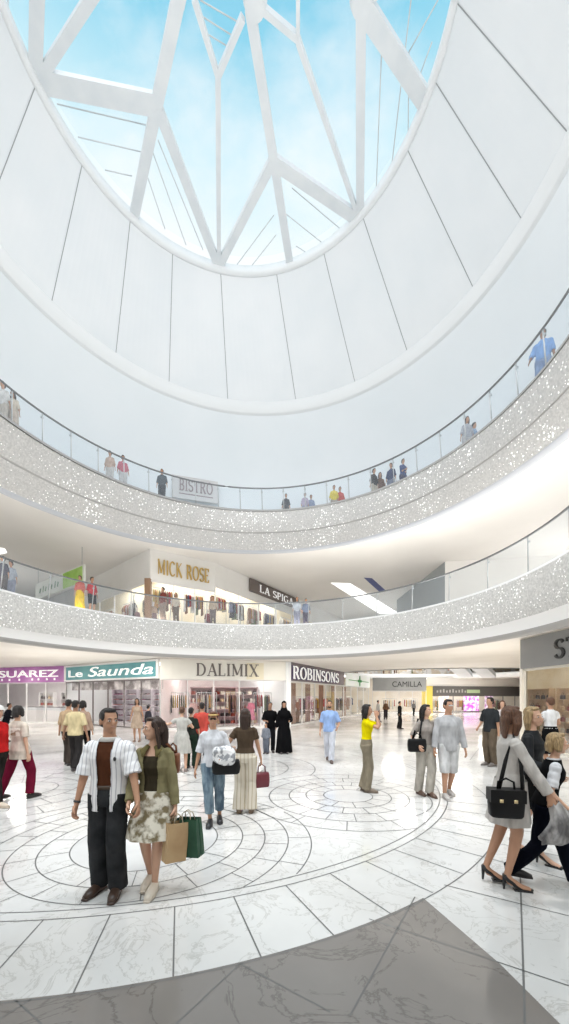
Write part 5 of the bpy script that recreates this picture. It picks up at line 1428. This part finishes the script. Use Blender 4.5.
jk = obj('folded_jacket', cm, noisy('grey_satin', (.10, .095, .095), (.46, .44, .43), scale=9, rough=.35, lo=.4, hi=.62, stretch=(1, 1, .5))); jk.location = hR + V((.03, 0, .02)); tag(jk, 'crumpled shiny grey jacket hanging from the hand of the woman in the pale coat', 'jacket')
person(537, 862, 711, 'blonde woman in a black leather jacket walking between the other two women', 40, 'f', 'fair', ('wavy', 'blonde'), top=[G_('jacket', mat('leather_jacket', (.010, .011, .013), .6, spec=.2), .96, sleeve=.97, e=.022, se=.018)],
    legs=dict(t='skirt', c=(.03, .028, .03), hem=.58, flare=.02, fold=.02), shoes=dict(c=(.012, .012, .013), heel=True), feet={'R': (-.06, -.14, 0), 'L': (.06, .18, .03)}, hands={'R': (-.18, -.26, 1.02), 'L': (.2, -.15, .95)}, turn=-20, tilt=-8)
person(547, 886, 728, 'fair-haired woman in a black waistcoat, white tee and dark trousers striding right', 64, 'f', 'fair', ('bob', 'blonde'), top=[G_('tee', (.78, .78, .80), 1.0, sleeve=.42, e=.014, se=.018), G_('waistcoat', (.02, .02, .022), .96, sleeve=0, e=.024, z1=1.45, k0=1.05)],
    legs=dict(t='trousers', c=(.012, .015, .028), e=.012, flare=.02), shoes=(.012, .012, .013), feet={'R': (-.07, .30, .06), 'L': (.07, -.34, 0)}, hands={'R': (-.22, -.20, .94), 'L': (.2, -.1, .9), 'hR': (-.3, 1, -.6)}, turn=5, lean=-.09,
    extras=lambda ch, J: (lambda bm: (tube(bm, [J['wr']['R'] - (J['wr']['R'] - J['el']['R']).normalized() * .03, J['wr']['R'] - (J['wr']['R'] - J['el']['R']).normalized() * .012], .028, 10), ch('watch', bm, mat('steel_watch', (.6, .6, .6), .3, metal=.8))))(bmesh.new()))
# ---- far people on the ground
far_people = [(400, 729, 701, 'person in black seated on a low stand in the distance, facing left', (.03, .03, .03), 60, (.04, .04, .04)),
              (414, 716, 701, 'tiny distant shopper in grey before the CAMILLA shop', (.35, .34, .34), 10, (.1, .1, .1)),
              (378, 722, 700, 'distant shopper in white near the end of the long shop', (.7, .68, .66), 100, (.3, .28, .3)),
              (386, 720, 700, 'distant shopper in brown walking past the far corner', (.25, .15, .1), -20, (.08, .07, .08))]
for px, fy, hy, lb, c, yw, lc in far_people:
    person(px, fy, hy, lb, yw, random.choice('mf'), 'tan', ('short', 'black'), top=[G_('top', c, .88, sleeve=.8, e=.025)], legs=dict(t='trousers', c=lc, e=.016), feet={'R': (-.08, -.1, 0), 'L': (.08, .1, 0)})
# ---- people on the galleries
def ongallery(px, R, dr, z, h, label, c, lc, yaw=0, sex='f', hair=('short', 'black'), **kw):
    k = (px - 284.5) / F
    # far intersection of the view column with the ring
    r = R[2] + dr; cx, cy = R[0], R[1]
    a = 1 + k * k; b = -2 * (k * cx + cy); cc = cx * cx + cy * cy - r * r
    y = (-b + sqrt(b * b - 4 * a * cc)) / (2 * a)
    person(px, 0, 0, label, yaw, sex, kw.pop('skin', 'tan'), hair, top=[G_('top', c, kw.pop('hem', .9), sleeve=kw.pop('sl', .6), e=.024)], legs=kw.pop('legs', dict(t='trousers', c=lc, e=.014)), loc=(k * y, y), height=h, zbase=z, **kw)
L3, L2_ = (R3t, 1.6, 11.16), (R2t, .6, 5.7)
L3b, L2b = (R3t, .9, 11.16), (R2t, 1.2, 5.7)
ongallery(3, *L3b, 1.8, 'person in white at the left end of the top gallery, left of the cream dress', (.76, .74, .72), (.66, .60, .54))
ongallery(13, *L3b, 1.72, 'woman in a cream dress at the left end of the top gallery', (.78, .70, .60), (.72, .62, .54), hair=('long', 'dark'), legs=dict(t='skirt', c=(.76, .66, .58), hem=.3, flare=.03))
ongallery(110, *L3b, 1.65, 'slim person in pale peach on the top gallery beside the one in pink', (.70, .55, .47), (.75, .72, .70), hair=('short', 'brown'))
ongallery(123, *L3b, 1.7, 'person in a pink top on the top gallery, between the peach and the dark figures', (.72, .28, .34), (.8, .78, .78), yaw=30)
ongallery(162, *L3b, 1.72, 'person in dark grey leaning on the top gallery rail left of the BISTRO board', (.16, .18, .20), (.12, .12, .13), sex='m')
ongallery(286, *L3, 1.6, 'small dark figure on the top gallery right of the BISTRO board', (.14, .14, .16), (.2, .2, .2))
ongallery(305, *L3, 1.55, 'figure in pale lilac on the top gallery, left of its pair', (.62, .55, .66), (.5, .5, .6))
ongallery(311, R3t, 1.95, 11.16, 1.6, 'figure in blue grey on the top gallery, right of its pair', (.40, .45, .58), (.6, .6, .65))
ongallery(334, *L3, 1.7, 'figure in a yellow top on the top gallery', (.80, .68, .16), (.55, .5, .45))
ongallery(340, R3t, 1.95, 11.16, 1.75, 'figure in a red top right beside the one in yellow on the top gallery', (.68, .20, .18), (.5, .4, .4))
ongallery(374, R3t, 1.3, 11.16, 1.8, 'figure in a black and cream coat on the top gallery, leftmost of four', (.08, .07, .07), (.66, .6, .52), yaw=30)
ongallery(380, R3t, 1.7, 11.16, 1.75, 'figure in brown on the top gallery, second of four', (.26, .16, .12), (.55, .5, .45), hair=('long', 'dark'))
ongallery(391, R3t, 1.3, 11.16, 1.75, 'figure in navy on the top gallery, third of four', (.08, .10, .20), (.3, .32, .4), yaw=-40)
ongallery(403, R3t, 1.3, 11.16, 1.7, 'figure in blue with arms folded on the top gallery, last of four', (.10, .14, .30), (.12, .12, .2), yaw=20, hands={'R': (-.02, -.25, 1.15), 'L': (.02, -.22, 1.1)})
ongallery(467, R3t, 1.15, 11.16, 1.8, 'woman in grey white on the top gallery towards the right, left one of two', (.55, .56, .60), (.7, .7, .72), hair=('long', 'dark'))
ongallery(474, R3t, 1.55, 11.16, 1.7, 'man in a blue-white shirt on the top gallery towards the right, right one of two', (.45, .55, .70), (.72, .72, .75), sex='m', yaw=40)
ongallery(543, R3t, .75, 11.16, 2.0, 'man in a light blue shirt leaning at the right end of the top gallery rail', (.30, .48, .78), (.35, .45, .65), sex='m', yaw=-40, skin='brown', hands={'R': (-.3, -.15, .9)})
ongallery(3, R2t, 1.4, 5.7, 1.7, 'dark figure at the left edge of the lower gallery', (.16, .15, .18), (.2, .18, .18))
ongallery(11, R2t, 1.8, 5.7, 1.75, 'figure in pale blue grey at the left edge of the lower gallery', (.55, .58, .64), (.4, .42, .5))
ongallery(80, *L2b, 1.75, 'woman in a long yellow dress on the lower gallery', (.60, .18, .14), (.8, .62, .06), hair=('short', 'dark'), legs=dict(t='skirt', c=(.82, .60, .05), hem=.06, flare=.03))
ongallery(92, *L2b, 1.82, 'person in a red top and cap with black shorts on the lower gallery', (.66, .03, .05), (.03, .03, .03), yaw=60, legs=dict(t='shorts', c=(.03, .03, .03)))
ongallery(163, *L2_, 1.8, 'dark-haired figure in brown red on the lower gallery under the gold letters', (.36, .14, .12), (.5, .4, .34), yaw=-30)
ongallery(176, *L2_, 1.6, 'slim figure in cream on the lower gallery right of the brown red one', (.74, .66, .56), (.3, .24, .2), hair=('long', 'dark'))
ongallery(213, *L2_, 1.6, 'figure in beige at the lower gallery rail under the white bulkhead corner', (.66, .55, .45), (.36, .3, .28))
ongallery(297, R2t, 1.2, 5.7, 1.75, 'figure in pale grey on the lower gallery right of the brown sign', (.58, .60, .64), (.3, .3, .36))
ongallery(306, R2t, 1.6, 5.7, 1.72, 'figure in blue grey on the lower gallery right of the brown sign', (.28, .32, .42), (.12, .1, .14))
# mannequins in shop windows
def mannequin(A, B, t, dd, z, label, c, lc, yaw=0, h=1.78):
    c_, rz = frame_of(A, B, t, dd)
    person(0, 0, 0, label, math.degrees(rz) + yaw, 'f', mat('mannequin_skin', (.70, .62, .56), .4), ('none', 'dark'), top=[G_('top', c, .9, sleeve=.6, e=.02)], legs=dict(t='skirt', c=lc, hem=.4, flare=.04) if sum(c) > 1 else dict(t='trousers', c=lc), loc=(c_.x, c_.y), height=h, zbase=z, name='mannequin', cat='mannequin', plain=True)
for i, (A_, B_, t, dd, z, lb, c, lc) in enumerate((
    (U1, U2, .08, .5, ZG, 'dressed mannequin in beige at the left of the gold-lettered window', (.55, .42, .32), (.3, .2, .2)),
    (U1, U2, .93, .5, ZG, 'dressed mannequin in maroon at the right of the gold-lettered window', (.35, .06, .08), (.2, .1, .1)),
    (U2, U3, .19, .5, ZG, 'mannequin in an amber dress in the brown-signed gallery shop', (.78, .52, .16), (.78, .52, .16)),
    (U2, U3, .29, .5, ZG, 'mannequin in grey in the brown-signed gallery shop', (.4, .4, .42), (.3, .3, .34)),
    (U2, U3, .40, .5, ZG, 'mannequin in orange brown at the far end of the brown-signed shop', (.62, .26, .1), (.5, .2, .1)),
    (U0, U1, .62, .5, ZG, 'mannequin in black and white in the left-facing gallery shop', (.08, .08, .08), (.6, .6, .6)),
    (U0, U1, .78, .5, ZG, 'mannequin in mauve in the left-facing gallery shop', (.42, .28, .30), (.3, .22, .24)),
    (P2, P3, .25, .8, 0, 'mannequin in pale rose in the ivory-signed shop window, the left one', (.72, .50, .48), (.7, .55, .5)),
    (P2, P3, .72, .8, 0, 'mannequin in deep pink in the ivory-signed shop window, the right one', (.70, .25, .34), (.7, .3, .4)),
    (P3, P4, .15, .7, 0, 'mannequin in rust in the long shop window, second from the near end', (.42, .20, .12), (.3, .18, .12)),
    (P3, P4, .29, .7, 0, 'mannequin in tan in the long shop window, third from the near end', (.55, .38, .25), (.4, .28, .2)))):
    mannequin(A_, B_, t, dd, z, lb, c, lc, random.uniform(-25, 25))
